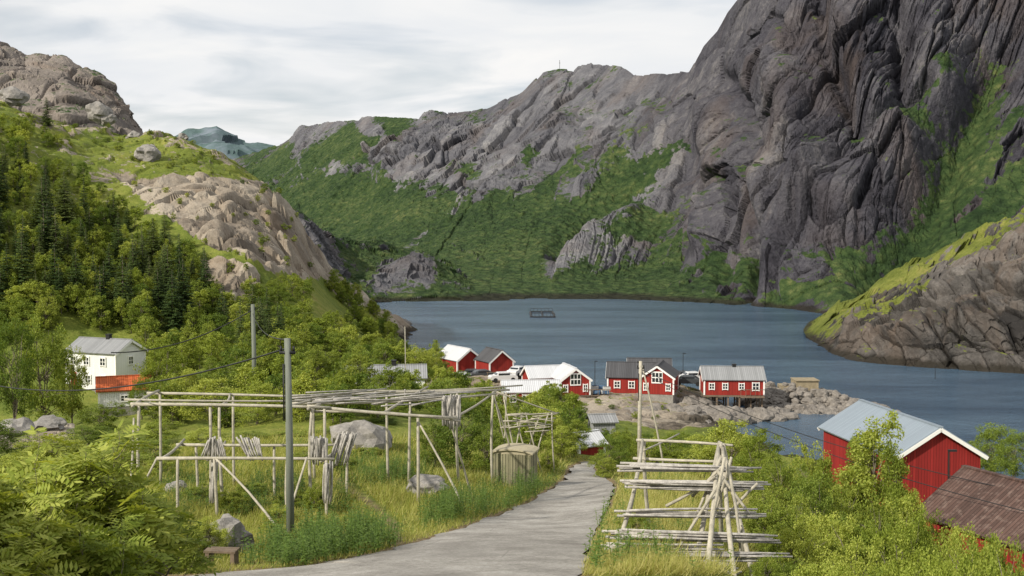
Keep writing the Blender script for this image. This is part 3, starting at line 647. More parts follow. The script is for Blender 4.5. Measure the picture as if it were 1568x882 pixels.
def rowan_near():
    r=np.random.default_rng(44); b=B()
    tips=[]; base=np.array([0,0,0.])
    def grow(p,dirn,L,rad,lvl):
        n=5; q=[p]; dd=dirn/np.linalg.norm(dirn)
        for i in range(n):
            dd=dd+r.normal(0,.13,3)+np.array([0,0,.05]); dd/=np.linalg.norm(dd); q.append(q[-1]+dd*L/n)
        b.tube(q,np.linspace(rad,rad*.55,n+1),0,6)
        if lvl==0:
            tips.extend(q[3:]); return
        for k in range(4 if lvl>1 else 3):
            s_=q[r.integers(2,n+1)] if k else q[-1]
            nd_=dd+r.normal(0,.75,3); nd_[2]+=.15; grow(s_,nd_,L*.66,rad*.5,lvl-1)
    for k in range(4): grow(base,np.array([math.cos(k*1.6)*.45,math.sin(k*1.6)*.45,1.]),1.15,.045,3)
    tips=np.array(tips); V=[]
    for tp in tips:
        for _ in range(2):
            a=r.uniform(0,6.28); ax=np.array([math.cos(a),math.sin(a),r.uniform(-.3,.5)]); ax/=np.linalg.norm(ax)
            up=np.array([0,0,1.])+r.normal(0,.35,3); sd=np.cross(ax,up); sd/=np.linalg.norm(sd); nn=np.cross(sd,ax)
            Lr=r.uniform(.26,.38)
            for i in range(5):
                f=(i+.8)/5; o=tp+ax*Lr*f-np.array([0,0,.09*f*f]); ll=.16*(1-.35*abs(f-.5))
                for sg in (-1,1):
                    dv=(sd*sg+ax*.5-nn*.15); dv/=np.linalg.norm(dv); wv=np.cross(dv,nn); wv/=np.linalg.norm(wv)
                    V+=[o,o+dv*ll*.5+wv*.028,o+dv*ll,o+dv*ll*.5-wv*.028]
            o=tp+ax*Lr-np.array([0,0,.09]); V+=[o,o+ax*.07+sd*.026,o+ax*.15,o+ax*.07-sd*.026]
    V=np.array(V); b.add(V,[np.arange(len(V)).reshape(-1,4)],1)
    return b.mesh('rowan_foreground',[m_bark,m_leaf]),V
mr,RV=rowan_near(); rh=np.percentile(RV[:,2],99); rw=np.percentile(np.abs(RV[:,0]),97)
for px,top,d,w,ro in [(95,672,13.5,150,0.3),(190,745,14.8,95,2.),(-20,700,12.5,120,4.),(110,800,12.0,120,5.),(20,770,11.5,120,1.)]:
    x=(px-CX)/F*d; g=gz(x,d); h=P(px,top,d)[2]-g; w_=w*d/F/rw
    obj('rowan_tree',mr,None,(x,d,g-.1),ro,(w_,w_,h/rh))
def grass(name,poly,num,hh,wb,seed,dmax=90):
    xs=[p[0] for p in poly];ys=[p[1] for p in poly]
    px=rng.uniform(min(xs),max(xs),num);py=rng.uniform(min(ys),max(ys),num); m=inpoly(px,py,poly)&~inpoly(px,py,[(a-5 if i<len(RL) else a+5,b_-1) for i,(a,b_) in enumerate(rpoly)])
    m&=lined(px,py,[(610,835),(600,800),(560,765),(520,740)])>9
    px=px[m];py=py[m]; rdx=np.minimum(lined(px,py,RL),lined(px,py,RR)); x,d,z,ok=hit(px,py); ok&=(d<dmax); x=x[ok];d=d[ok];z=z[ok]; rdx=rdx[ok]; n=len(x)
    x=x+rng.normal(0,.05,n); 
    p=np.stack([x,d,z],1); h=hh*rng.uniform(.5,1.3,n)*(1+.8*vn(p*.5,9))*(.35+.65*sstep(0,1.3,rdx*d/F)); a=rng.uniform(0,6.28,n); w=wb*np.clip(d/40,.6,2)*rng.uniform(.6,1.3,n)
    s_=np.stack([np.cos(a),np.sin(a),0*a],1)*w[:,None]; ln=np.stack([rng.normal(.12,.2,n),rng.normal(0,.2,n),np.ones(n)],1)*h[:,None]; ln2=ln*np.array([1.9,1.9,.55])
    V=np.stack([p-s_,p+s_,p+ln2*.9+s_*.7,p+ln2*.9-s_*.7,p+ln],1); V[:,4,:2]+=ln[:,:2]*1.2
    i=np.arange(n)[:,None]*5
    me=mkmesh(name,V,[i+np.array([[0,1,2,3]]),i+np.array([[3,2,4]])],None,[m_grass]); obj(name,me)
grass('tall_grass',[(180,690),(480,660),(620,670),(760,700),(880,690),(900,720),(840,770),(700,820),(600,850),(380,880),(180,880)],85000,.40,.012,1)
grass('tall_grass',[(880,700),(1000,690),(1200,720),(1230,882),(880,882),(905,800),(940,750)],60000,.40,.012,2)
grass('tall_grass',[(180,880),(600,846),(500,872),(300,884),(180,900)],6000,.15,.01,3)
def herbs(name,poly,num,hr,jit=9):
    xs=[p[0] for p in poly];ys=[p[1] for p in poly]
    px=rng.uniform(min(xs),max(xs),num*2);py=rng.uniform(min(ys),max(ys),num*2); m=inpoly(px,py,poly)&(vn(np.stack([px/45,py/22,0*px],-1),55)>-.25); px=px[m]+rng.normal(0,jit,m.sum());py=py[m]+rng.normal(0,jit*.5,m.sum())
    m=~inpoly(px,py,rpoly); px=px[m];py=py[m]
    x,d,z,ok=hit(px,py); b=B()
    for i in range(len(x)):
        h=rng.uniform(*hr)*(1+.5*float(vn(np.array([px[i]/30,py[i]/15,.5]),56))); ln=rng.normal(0,.10,2); k=max(4,int(h*22)); f=np.linspace(.15,1,k)
        c0=np.array([x[i],d[i],z[i]]); pp=c0+np.stack([ln[0]*f,ln[1]*f,h*f],1)
        b.tube([c0-[0,0,.05],pp[-1]],[.012,.005],0,3)
        a=np.arange(k)*2.4+rng.uniform(0,6); L=.17*(1.15-f)+.05
        ax=np.stack([np.cos(a),np.sin(a),rng.uniform(-.3,.5,k)],1); sd=np.stack([-np.sin(a),np.cos(a),0*a],1)*.03
        V=np.stack([pp,pp+ax*L[:,None]*.5+sd,pp+ax*L[:,None],pp+ax*L[:,None]*.5-sd],1); b.add(V,[np.arange(k*4).reshape(k,4)],0)
    obj(name,b.mesh(name,[m_herb]))
herbs('fireweed_patch',[(385,835),(430,815),(520,822),(590,818),(592,845),(480,866),(380,872)],650,(.4,1.05),14)
herbs('fireweed_patch',[(650,780),(740,762),(850,742),(860,752),(815,775),(700,812),(655,805)],700,(.5,1.15),10)
herbs('fireweed_patch',[(540,700),(650,705),(650,740),(540,740)],300,(.4,.8))
herbs('fireweed_patch',[(240,710),(540,700),(540,790),(240,800)],600,(.3,.75))
herbs('fireweed_patch',[(900,780),(960,740),(1150,740),(1180,800),(1200,870),(895,880)],420,(.3,.7))
# ---------- rocks
import bmesh
def rockmesh(name,seed,sub=3):
    bm=bmesh.new(); bmesh.ops.create_icosphere(bm,subdivisions=sub,radius=1)
    V=np.array([v.co[:] for v in bm.verts]); Fc=np.array([[v.index for v in f.verts] for f in bm.faces]); bm.free()
    V=V*(1+.3*facet(V*1.3+seed*7.3,seed,.8)+.06*facet(V*3.1+seed,seed+9,.8)+.12*fbm(V*1.5+seed,3,seed))[:,None]; V[:,2]*=.75
    return V,Fc
rk=[rockmesh('r',i) for i in range(5)]
rkm=[mkmesh('boulder',V,[Fc],None,[m_boulder]) for V,Fc in rk]
def boulder(px,py,d,wpx,k=0,h=1,name='boulder'):
    if d is None:
        x,dd,z,ok=hit(px,py+wpx*.3); d=float(dd[0]); s_=wpx*d/F/2; p=(float(x[0]),d,float(z[0])+s_*.35*h)
    else: p=P(px,py,d); s_=wpx*d/F/2
    obj(name,rkm[k%5],None,p,rng.uniform(0,6),(s_,s_,s_*h))
boulder(348,826,None,70,0,1.5); boulder(548,660,None,95,1,.9); boulder(655,735,None,62,2,.8); boulder(227,236,222,36,3,1.1); boulder(205,210,240,22,4,1); boulder(270,745,None,34,2)
boulder(150,172,262,36,1,1.2); boulder(165,182,262,26,2,1); boulder(280,210,246,16,0);boulder(110,215,245,14,2);boulder(20,148,240,40,1)
boulder(20,650,None,60,3,.8);boulder(75,645,None,50,4,.7)
def pile(name,pts,num,sr,spread,zt,mat=None):
    b=B(); pts=np.array(pts)
    for i in range(num):
        t=rng.uniform(0,len(pts)-1.001); k=int(t); c=pts[k]+(pts[k+1]-pts[k])*(t-k); o=rng.normal(0,.5,2)*spread
        f=max(0,1-np.hypot(*o)/(spread*1.4)); V,Fc=rk[rng.integers(5)]; a=rng.uniform(0,6.28); R=np.array([[math.cos(a),math.sin(a),0],[-math.sin(a),math.cos(a),0],[0,0,1]])
        b.add((V*rng.uniform(*sr))@R+np.array([c[0]+o[0],c[1]+o[1],-.3+rng.uniform(.2,1)*(c[2]+.3)*f*zt]),[Fc])
    obj(name,b.mesh(name,[mat or m_rip]))
pile('stone_breakwater',[P(1168,596,163),P(1205,594,162),P(1255,600,161),P(1290,611,160),P(1318,628,159)],820,(.35,.95),4.2,1.35)
pile('shore_rocks',[P(900,608,158),P(960,613,157),P(1010,616,156),P(1075,618,155)],220,(.6,1.6),3.6,1.15)
pile('shore_rocks',[P(915,635,146),P(985,630,148),P(1045,630,149),P(1110,632,150),P(1180,634,152)],260,(.6,1.7),3.2,1.15)
pile('shore_rocks',[P(1165,612,160),P(1230,622,157),P(1300,632,156)],240,(.3,.8),2.0,1.0)
pile('shore_rocks',[P(575,485,300),P(600,490,295),P(618,494,290)],40,(.8,1.8),3,1)
b=B(); c=P(1232,592,163); b.box((c[0],c[1],c[2]),(3.2,3,2.0)); b.box((c[0]-2.6,c[1],c[2]-.3),(2,2.6,1.2)); b.box((c[0],c[1]-.1,c[2]+1.06),(3.4,3.2,.12)); b.box((c[0]-6,c[1],c[2]-.6),(5,1.6,.3)); obj('stone_mooring_block',b.mesh('stone_mooring_block',[solid('concrete_ochre',(.26,.215,.14),.9,.35,2,.03)]))
# ---------- buildings
def house(name,loc,yaw,L,Wd,hw,rise,wall,roof,wins,over=.3,chim=(),found=1.5,trim=True,th=.14,stilts=None,corners=True):
    e=empty(name,loc,yaw); l2=L/2;w2=Wd/2
    b=B(); V=[]
    for x in(-l2,l2): V+=[[x,-w2,0],[x,w2,0],[x,w2,hw],[x,0,hw+rise],[x,-w2,hw]]
    b.add(V,[[[0,4,3,2,1][::-1]],[[5,6,7,8,9][::-1]],[[0,5,9,4],[1,2,7,6],[4,9,8,3],[3,8,7,2],[0,1,6,5]]])
    obj('walls',b.mesh('walls',[wall]),e)
    b=B(); sl=math.atan2(rise,w2); Ls=math.hypot(w2,rise)+over
    for sg in(-1,1):
        R=Matrix.Rotation(-sg*sl,3,'X') 
        c=np.array([0,sg*(Ls/2)*math.cos(sl),hw+rise-(Ls/2)*math.sin(sl)+th*.62/math.cos(sl)])
        b.box(c,(L+2*over,Ls,th),0,R=R)
    b.box((0,0,hw+rise+th*1.15),(L+2*over+.02,.3,.07)); obj('roof',b.mesh('roof',[roof]),e)
    if trim:
        b=B()
        for x in(-l2-over,l2+over):
            for sg in(-1,1):
                R=Matrix.Rotation(-sg*sl,3,'X'); c=np.array([x,sg*(Ls/2)*math.cos(sl),hw+rise-(Ls/2)*math.sin(sl)-.02])
                b.box(c,(.06,Ls+.02,.24),0,R=R)
        if corners:
            for x in(-l2,l2):
                for y in(-w2,w2): b.box((x,y,hw/2),(.2,.2,hw-.02))
        obj('trim',b.mesh('trim',[m_trim]),e)
    b=B()
    def fb(face,u,z,w,h,dp,off,m):
        if face=='-y': b.box((u,-w2-off,z),(w,dp,h),m)
        elif face=='+y': b.box((u,w2+off,z),(w,dp,h),m)
        elif face=='+x': b.box((l2+off,u,z),(dp,w,h),m)
        else: b.box((-l2-off,u,z),(dp,w,h),m)
    for wn in wins:
        f,u,z,w,h=wn[:5]; kd=wn[5] if len(wn)>5 else 'w'
        if kd=='w':
            fb(f,u,z,w,h,.06,.03,1)
            for q in(-1,1): fb(f,u+q*w/2,z,.11,h+.22,.12,.06,0); fb(f,u,z+q*h/2,w-.11,.11,.12,.06,0)
            fb(f,u,z,.07,h-.12,.10,.05,0); fb(f,u,z,w-.12,.06,.08,.045,0)
        elif kd=='big':
            fb(f,u,z,w,h,.1,.04,0); 
            for i in range(3): 
                for j in range(2): fb(f,u+(i-1)*w/3.2,z+(j-.5)*h/2.3,w/4.2,h/2.9,.06,.085,1)
        else:
            fb(f,u,z,w+.25,h+.12,.08,.04,0); fb(f,u,z-.03,w,h-.03,.06,.07,2)
    if wins: obj('windows',b.mesh('windows',[m_trim,m_glass,m_redb if wall is m_whitew else m_black]),e)
    b=B(); b.box((0,0,-found/2+.05),(L-.1,Wd-.1,found)) if not stilts else None
    if stilts:
        for x in np.linspace(-l2+.2,l2-.2,6):
            for y in(-w2+.2,0,w2-.2): b.box((x,y,-stilts/2),(.2,.2,stilts))
        b.box((0,0,-.12),(L+.1,Wd+.1,.22)); b.box((l2*.6,-w2-.5,-.15),(L*.4,1.0,.12))
        for i in range(5): b.pole((l2*.2+i*L*.08,-w2-.9,-.1),(l2*.2+i*L*.08,-w2-.9,.9),.04)
        b.box((l2*.6,-w2-.95,.9),(L*.4,.06,.08))
    obj('foundation',b.mesh('foundation',[m_stilt if stilts else m_stone]),e)
    for i,(x,y,h) in enumerate(chim):
        b=B(); b.box((x,y,hw+rise+h/2-.3),(.5,.5,h)); b.box((x,y,hw+rise+h-.28),(.6,.6,.1)); obj('chimney',b.mesh('chimney',[m_black]),e)
    return e
m_stilt=solid('pier_timber',(.16,.12,.085),.85,.4,3)
ry=math.radians
house('white_house',P(163,592,135),ry(-22),7.2,5.0,4.3,1.3,m_whitew,m_rgrey,[('-y',-.6,3.3,.8,.9),('-y',1.8,3.3,.8,.9),('-y',-.4,1.2,.8,.9),('-y',1.8,1.2,.8,.9),('-y',-2.5,1.05,.9,1.9,'door'),('-y',-2.5,3.3,.8,.9),('+x',0,3.3,.8,.9)],chim=[(.5,0,.9)])
house('orange_roof_cabin',P(190,618,112),ry(20),4.6,3.6,1.6,1.,m_whitew,m_rorange,[('-y',0,.8,.7,.6)])
house('red_boathouse',P(703,571,188),ry(-58),7,4.6,2.5,1.7,m_red,m_rwhite,[('-x',-1,1.4,.7,.9),('-x',1,1.4,.7,.9),('-x',0,3.,.6,.6),('+y',1,1.4,.7,.9)])
house('red_boathouse',P(757,574,184),ry(-62),5,4.2,2.4,1.7,m_red,m_rdark,[('-x',0,1.5,.9,1.1),('-x',1.2,1.3,.6,.8)])
house('white_boat_shed',P(697,588,172),ry(10),2.8,2.2,.9,.7,m_whitew,m_rwhite,[],trim=False)
house('red_rorbu_cabin',P(838,600,160),ry(14),6,4.6,2.3,1.3,m_red,m_rwhite,[('-y',-1.5,1.4,.8,.9),('-y',0.4,1.4,.8,.9)])
house('red_rorbu_cabin',P(872,601,157),ry(104),5.5,4.1,2.1,1.5,m_red,m_rwhite,[('-x',0,2.2,1.5,1.7,'big'),('-x',-1.4,1.0,.6,.9),('-x',1.4,1.0,.6,.9)])
house('red_rorbu_cabin',P(812,619,147),ry(4),7.,4.4,1.9,1.1,m_red,m_rwhite,[('-y',-2.4,1.1,.8,.9),('-y',-.8,1.1,.8,.9),('-y',.8,1.1,.8,.9),('-y',2.3,1.1,1,.9),('+x',0,1.2,.8,.9)])
house('red_warehouse',P(968,598,161),ry(-8),6.6,5.2,2.2,1.7,m_red,m_rdark,[('-y',-2,1.2,.8,.9),('-y',0,1.2,.8,.9),('-y',2,1.2,.8,.9)],chim=[(1,0,.5)])
house('red_warehouse',P(994,592,169),ry(-6),6.0,4.6,2.4,1.7,m_red,m_rdark,[])
house('red_rorbu_cabin',P(1010,599,157),ry(76),6,4.4,2.3,1.5,m_red,m_rdark,[('-x',0,2.3,1.5,1.6,'big'),('-x',-1.5,1,.6,.9),('-x',1.5,1,.6,.9)])
house('stilted_red_cabin',P(1120,601,157),ry(-3),8.0,5,2.1,1.4,m_red,m_rgrey,[('-y',-3,1.2,.7,.8),('-y',-1.2,1.2,.7,.8),('-y',1.0,1.2,.7,.8),('-y',2.9,1.2,.9,1.0),('+x',0,1.3,.8,.9)],chim=[(.3,0,.7)],stilts=2.9)
house('red_barn',(26.9,79.5,6.6),math.atan2(-10,1.5),11,6.0,4.2,1.8,m_redb,m_rblue,[],over=.35,found=2,corners=False)
house('rusty_roof_building',(25.2,50.5,8.2),math.atan2(-7.5,3.2),13,6,3.6,1.9,m_redb,m_rbrown,[],over=.3,found=3,trim=False,chim=[(2.2,.3,.9),(3.2,.3,.9),(4.2,.3,1.2)])
house('small_red_shed',P(893,697,94),ry(35),2.6,2.2,1.0,.8,m_red,m_rwhite,[],found=1)
house('grey_roof_shed',P(921,664,112),ry(10),2.2,2.2,1.3,.5,m_rgrey,m_rgrey,[],found=1,trim=False)
house('grey_roof_house',P(592,601,125),ry(6),8.2,4,1.8,1.1,m_whitew,m_rgrey,[],chim=[(.8,0,.9)],found=3,trim=False)
b=B()
for (x0,x1,y,d) in [(885,935,604,156),(745,800,577,178)]:
    a=P(x0,y,d);c=P(x1,y,d); z=a[2]
    for i in range(int((c[0]-a[0])/.25)): b.box((a[0]+i*.25,d,z),(.22,3,.08))
    for xx in np.linspace(a[0]+.2,c[0]-.2,6):
        for yy in(-1.3,1.3): b.pole((xx,d+yy,-1.),(xx,d+yy,z-.05),.12)
        b.pole((xx,d-1.45,z),(xx,d-1.45,z+.9),.04)
    b.box(((a[0]+c[0])/2,d-1.45,z+.9),(c[0]-a[0],.06,.08))
obj('wooden_quay',b.mesh('wooden_quay',[m_stilt]))
b=B()
for i in range(14):
    c=P(rng.uniform(900,930),603,156); b.box((c[0],156+rng.uniform(-1,1),c[2]+.3+.5*(i%2)),(.9,.6,.45),int(rng.integers(2)),rz=rng.uniform(-.3,.3))
    c=P(rng.uniform(775,800),576,178); b.box((c[0],178+rng.uniform(-1,1),c[2]+.3),(.9,.6,.45),int(rng.integers(2)),rz=rng.uniform(-.3,.3))
obj('stacked_fish_crates',b.mesh('stacked_fish_crates',[solid('crate_blue',(.07,.13,.22)),solid('crate_grey',(.45,.45,.43))]))
def hut():
    e=empty('plank_hut',P(789,741,61),ry(-14)); W_,D_,H_=2.05,1.5,1.75
    b=B(); n_=15
    for i in range(n_):
        x=-W_/2+(i+.5)*W_/n_
        for y in(-D_/2,D_/2): b.box((x,y+rng.normal(0,.006),H_/2),(W_/n_*.9,.04,H_+rng.uniform(-.03,.02)))
    for i in range(10):
        y=-D_/2+(i+.5)*D_/10
        for x in(-W_/2,W_/2): b.box((x+rng.normal(0,.006),y,H_/2),(.04,D_/10*.9,H_))
    b.box((0,0,H_/2-.02),(W_-.06,D_-.06,H_-.1)); obj('plank_walls',b.mesh('plank_walls',[m_shed]),e)
    b=B(); xs=np.linspace(-1,1,11); V=[];
    for x in xs:
        z=H_+.02+.2*(1-x*x)**.8 if abs(x)<1 else H_+.02
        V+=[[x*(W_/2+.12),-D_/2-.12,z],[x*(W_/2+.12),D_/2+.12,z],[x*(W_/2+.12),-D_/2-.12,z+.08],[x*(W_/2+.12),D_/2+.12,z+.08]]
    q=[]
    for i in range(10):
        a=i*4;c=a+4; q+=[[a,a+1,c+1,c],[a+2,c+2,c+3,a+3],[a,c,c+2,a+2],[a+1,a+3,c+3,c+1]]
    q+=[[0,2,3,1],[40,41,43,42]]
    b.add(V,[q]); 
    for s_ in (-1,1):
        b.add([[x*(W_/2),s_*D_/2,H_-.02] for x in xs]+[[x*(W_/2),s_*D_/2,H_+.03+(.2*(1-x*x)**.8 if abs(x)<1 else 0)] for x in xs],[[[i,i+1,i+12,i+11] for i in range(10)]])
    obj('curved_roof',b.mesh('curved_roof',[solid('hut_roof',(.36,.32,.22),.9,.2)]),e)
hut()
# ---------- fish drying racks
def rack_left():
    e=empty('fish_drying_rack'); b=B(); q=lambda x,y,d:P(x,y,d)
    def pl(x0,y0,d0,x1,y1,d1,r=.06,**k): b.pole(q(x0,y0,d0),q(x1,y1,d1),r*1.15,**k)
    def post(x,y,d,r=.065,lean=0):
        t=q(x,y,d); bx=t[0]+lean; b.pole((bx,d,gz(bx,d)-.2),t,r*1.2,r*1.)
    pl(200,619,46,505,624,46,.065);pl(470,622,46,700,640,47,.065);pl(480,630,46.3,705,645,47.3,.05)
    pl(225,602,54,480,608,54,.06);pl(470,606,54,780,597,60,.06);pl(540,598,60,800,590,66,.05);pl(440,618,50,760,603,56,.05);pl(190,612,48,470,614,50,.045)
    pl(203,622,45.8,243,598,54.5,.06);pl(472,626,45.8,522,603,54.5,.06);pl(585,634,46.5,655,592,58,.06);pl(440,622,46,500,606,54,.05)
    pl(330,622,46,352,603,54,.05);pl(690,642,47,760,598,58,.05)
    for x,y,d in [(213,618,46),(336,620,46),(322,622,46),(478,622,46),(497,626,46),(640,640,47),(245,603,54),(357,606,54),(480,608,54),(592,604,55),(628,612,55),(700,600,57),(755,600,60)]: post(x,y,d,.06,rng.normal(0,.05))
    def br(x0,y0,d,x1,d1,r=.05):
        t=q(x0,y0,d); xx=(x1-CX)/F*d1; b.pole((xx,d1,gz(xx,d1)-.1),t,r)
    br(640,645,47,712,46);br(692,655,48,724,50);br(470,700,43,430,42);br(755,605,60,792,62)
    pl(240,702,43,512,703,43,.06);pl(270,681,49,542,681,49,.06);pl(330,690,46,345,690,46);pl(245,704,43,282,673,50,.06);pl(318,704,43,345,676,50,.05);pl(492,706,43,540,672,50,.055);pl(380,703,43,388,680,49,.05)
    for x,y,d in [(272,702,43),(328,702,43),(440,703,43),(500,704,43),(300,682,49),(420,682,49),(532,682,49)]: post(x,y,d,.055,rng.normal(0,.06))
    br(240,702,43,178,42.5);br(330,702,43,425,41);br(205,640,46,190,45)
    obj('frame_poles',b.mesh('frame_poles',[m_wood],True),e)
    b=B()
    def bundle(x,y0,y1,d,wpx,n_,tilt=0,fan=0):
        for i in range(n_):
            f=(i/(n_-1)-.5); xx=x+f*wpx
            b.pole(q(xx+tilt/2+f*fan,y0+rng.uniform(-4,4),d+rng.uniform(-.15,.15)),q(xx-tilt/2-f*fan,y1+rng.uniform(-5,5),d+rng.uniform(-.15,.15)),.038,.032,n=5)
    bundle(691,607,654,48,26,18);bundle(385,670,702,44,28,12,-12,6);bundle(489,668,708,43.5,24,15);bundle(525,664,710,44,28,15,14);bundle(328,672,702,44,28,13,0,-10);bundle(328,700,768,43.5,8,6,4);bundle(502,708,768,43,12,8,2);bundle(620,596,607,55,90,5)
    for i in range(30):
        x0=rng.uniform(430,640); y0=610+rng.uniform(-9,12); dd=50+rng.uniform(-4,5); b.pole(q(x0,y0,dd),q(x0+rng.uniform(60,140),y0-rng.uniform(2,12),dd+2),.04,.03,n=5)
    obj('hanging_sticks',b.mesh('hanging_sticks',[m_wood2],True),e)
rack_left()
def rack_mid():
    e=empty('fish_drying_rack'); b=B()
    for (x0,y0,x1,y1) in [(760,600,850,632),(775,636,856,632),(768,645,850,640),(780,655,845,650)]: b.pole(P(x0,y0,70),P(x1,y1,72),.05)
    for (x,y,xb) in [(770,600,795),(775,600,770),(800,632,785),(805,632,830),(845,632,850),(840,632,815),(790,640,815),(825,640,800),(755,598,782)]:
        t=P(x,y,71); xx=(xb-CX)/F*71; b.pole((xx,71+rng.uniform(-1,1),gz(xx,71)),t,.05)
    for i in range(16):
        x=rng.uniform(765,820); y=rng.uniform(634,662); b.pole(P(x,y,70.5),P(x+rng.uniform(18,40),y+rng.uniform(-8,6),70.5),.035,n=5)
    obj('frame_poles',b.mesh('frame_poles',[m_wood],True),e)
rack_mid()
def rack_right():
    e=empty('stick_storage_rack'); b=B()
    apex=P(1106,684,31.5); ap2=P(986,676,33)
    for xb,d in [(1068,28.5),(1088,27.2),(1112,34),(1132,27.0),(1150,33.5),(1168,29.5)]:
        xx=(xb-CX)/F*d; b.pole((xx,d,gz(xx,d)-.1),apex+rng.normal(0,.06,3)+np.array([0,0,.05]),.075,.05)
    for xb,d in [(942,28.2),(962,35),(1000,34)]:
        xx=(xb-CX)/F*d; b.pole((xx,d,gz(xx,d)-.1),ap2+rng.normal(0,.05,3),.065,.05)
    b.pole(P(975,674,33),P(1122,682,31.5),.045); b.pole(P(970,702,32.7),P(1115,707,31),.045); b.pole(P(985,690,33),P(1040,664,36),.03)
    for (x0,y0,x1,y1,d0) in [(1110,700,1080,860,29),(1098,720,1150,790,30),(1060,760,1105,715,30.5),(1020,775,1095,730,30.5),(1108,730,1020,870,29.5),(1115,790,1160,740,30),(1104,700,1062,800,30.6),(1110,700,1135,860,29.2),(1090,800,1120,700,30.2)]: b.pole(P(x0,y0,d0),P(x1,y1,d0-.4),.045)
    obj('frame_poles',b.mesh('frame_poles',[m_wood],True),e)
    b=B()
    for (x0,x1,y,n_,d,sl) in [(950,1160,716,15,30.6,3),(955,1178,743,20,30.2,5),(935,1172,786,6,29.4,2),(925,1198,822,15,28.7,8),(925,1110,840,8,28.4,4),(930,1210,852,7,28.3,2),(905,1125,866,16,27.9,6),(900,1130,877,16,27.6,4)]:
        for i in range(n_):
            a=x0+rng.uniform(-6,40); c_=x1-rng.uniform(-6,50); yy=y+rng.uniform(-6,6)
            b.pole(P(a,yy-sl/2+rng.uniform(-2,2),d+rng.uniform(-.18,.12)),P(c_,yy+sl/2+rng.uniform(-3,3),d+rng.uniform(-.18,.12)),.036,.026,n=5,bend=.004)
    obj('stacked_sticks',b.mesh('stacked_sticks',[m_wood2],True),e)
rack_right()
# ---------- poles and wires
def upole(name,px,top,d,r,mat,cross=True,lean=0):
    x=(px-CX)/F*d; t=P(px,top,d); b=B(); b.tube([(x+lean,d,gz(x,d)-.3),(x+lean/2,d,(t[2]+gz(x,d))/2),(t[0],d,t[2])],[r*1.15,r,r*.85],0,10)
    if cross:
        b.box((t[0],d-.02,t[2]-.45),(.5,.09,.09),1)
        for s_ in(-.2,.2): b.tube([(t[0]+s_,d-.02,t[2]-.4),(t[0]+s_,d-.02,t[2]-.25)],.04,1,6)
        b.tube([(t[0]-r,d-.08,t[2]-.8),(t[0]-r,d-.08,t[2]-2.6)],.03,1,5)
    obj(name,b.mesh(name,[mat,m_black],True))
upole('utility_pole',440,518,36,.115,m_pole); upole('utility_pole',387,466,105,.2,m_pole)
upole('utility_pole',981,553,75,.13,m_wood); upole('flag_pole',620,500,118,.045,m_wood,False)
b=B(); t=P(983,560,75); xx=(1022-CX)/F*75; b.pole((xx,75,gz(xx,75)),t,.07); obj('pole_brace',b.mesh('pole_brace',[m_wood],True))
for (px,top,bot,d) in [(911,553,600,165),(1046,541,585,170),(1453,690,760,60),(1432,560,590,190)]:
    a=P(px,bot,d);t=P(px,top,d); b=B(); b.tube([a-np.array([0,0,1.5]),t],[.06,.04],0,6); b.box(t+np.array([.18,0,0]),(.45,.14,.1)); obj('street_lamp',b.mesh('street_lamp',[m_black]))
def wire(a,b2,sag,r=.012,n_=24):
    a=np.array(a);b2=np.array(b2);t=np.linspace(0,1,n_)[:,None]; p=a+(b2-a)*t; p[:,2]-=4*sag*(t*(1-t))[:,0]; b=B(); b.tube(p,r,0,4); return b
for i,(a,c_,s_,r_) in enumerate([(P(440,533,36),P(-60,578,60),1.0,.028),(P(387,474,105),P(170,540,100),1.0,.05),(P(387,480,105),P(440,520,36),.6,.025),(P(981,565,75),P(1600,760,52),.8,.022),(P(981,570,75),P(1600,790,50),.8,.022)]):
    obj('power_cable',wire(a,c_,s_,r_).mesh('power_cable',[m_black]))
def bench(px,py,w,yaw):
    b=B()
    for i in range(3): b.box((0,i*.13-.13,.36+i*.004),(w,.11,.05))
    for x in(-w*.4,w*.4): b.box((x,0,.16),(.1,.34,.34))
    x,d,z,ok=hit(px,py); obj('wooden_bench',b.mesh('wooden_bench',[m_stilt]),None,(x[0],d[0],z[0]+.05),yaw)
bench(190,868,.8,ry(10)); bench(340,868,.8,ry(-6))
def car(px,py,d,yaw,mat):
    e=empty('parked_car',P(px,py,d),yaw); b=B()
    prof=[(-2.1,.35),(-2.15,.75),(-1.9,.95),(-1.35,1.0),(-.75,1.42),(.7,1.45),(1.45,1.0),(2.05,.88),(2.15,.6),(2.1,.35)]
    V=[];n_=len(prof)
    for y,k in((-.85,1),(-.80,1),(.80,1),(.85,1)):
        for x,z in prof: V.append([x,y*(.82 if z>1.1 else 1),z])
    q=[]
    for s_ in range(3):
        for i in range(n_): j=(i+1)%n_; q.append([s_*n_+i,s_*n_+j,(s_+1)*n_+j,(s_+1)*n_+i])
    b.add(V,[q,[list(range(n_))[::-1]],[[3*n_+i for i in range(n_)]]])
    obj('body',b.mesh('body',[mat]),e); b=B()
    for y in(-.80,.80): b.box((0,y,1.18),(1.7,.12,.3))
    b.box((-1.1,0,1.2),(.1,1.3,.36),R=Matrix.Rotation(.9,3,'Y')); b.box((1.12,0,1.2),(.1,1.3,.4),R=Matrix.Rotation(-1.0,3,'Y'))
    obj('windows',b.mesh('windows',[m_glass]),e); b=B()
    for x in(-1.35,1.35):
        for y in(-.8,.8): b.tube([(x,y-.1,.33),(x,y+.1,.33)],.33,0,14)
    obj('wheels',b.mesh('wheels',[m_black]),e)
car(1060,584,168,ry(10),m_car);car(1044,583,170,ry(20),m_card);car(722,579,180,ry(0),m_card);car(738,580,178,ry(20),m_card);car(793,575,176,ry(60),m_car);car(1054,590,163,ry(-10),m_card);car(770,584,172,ry(15),m_car)
b=B(); c=P(830,482,wd(482)); 
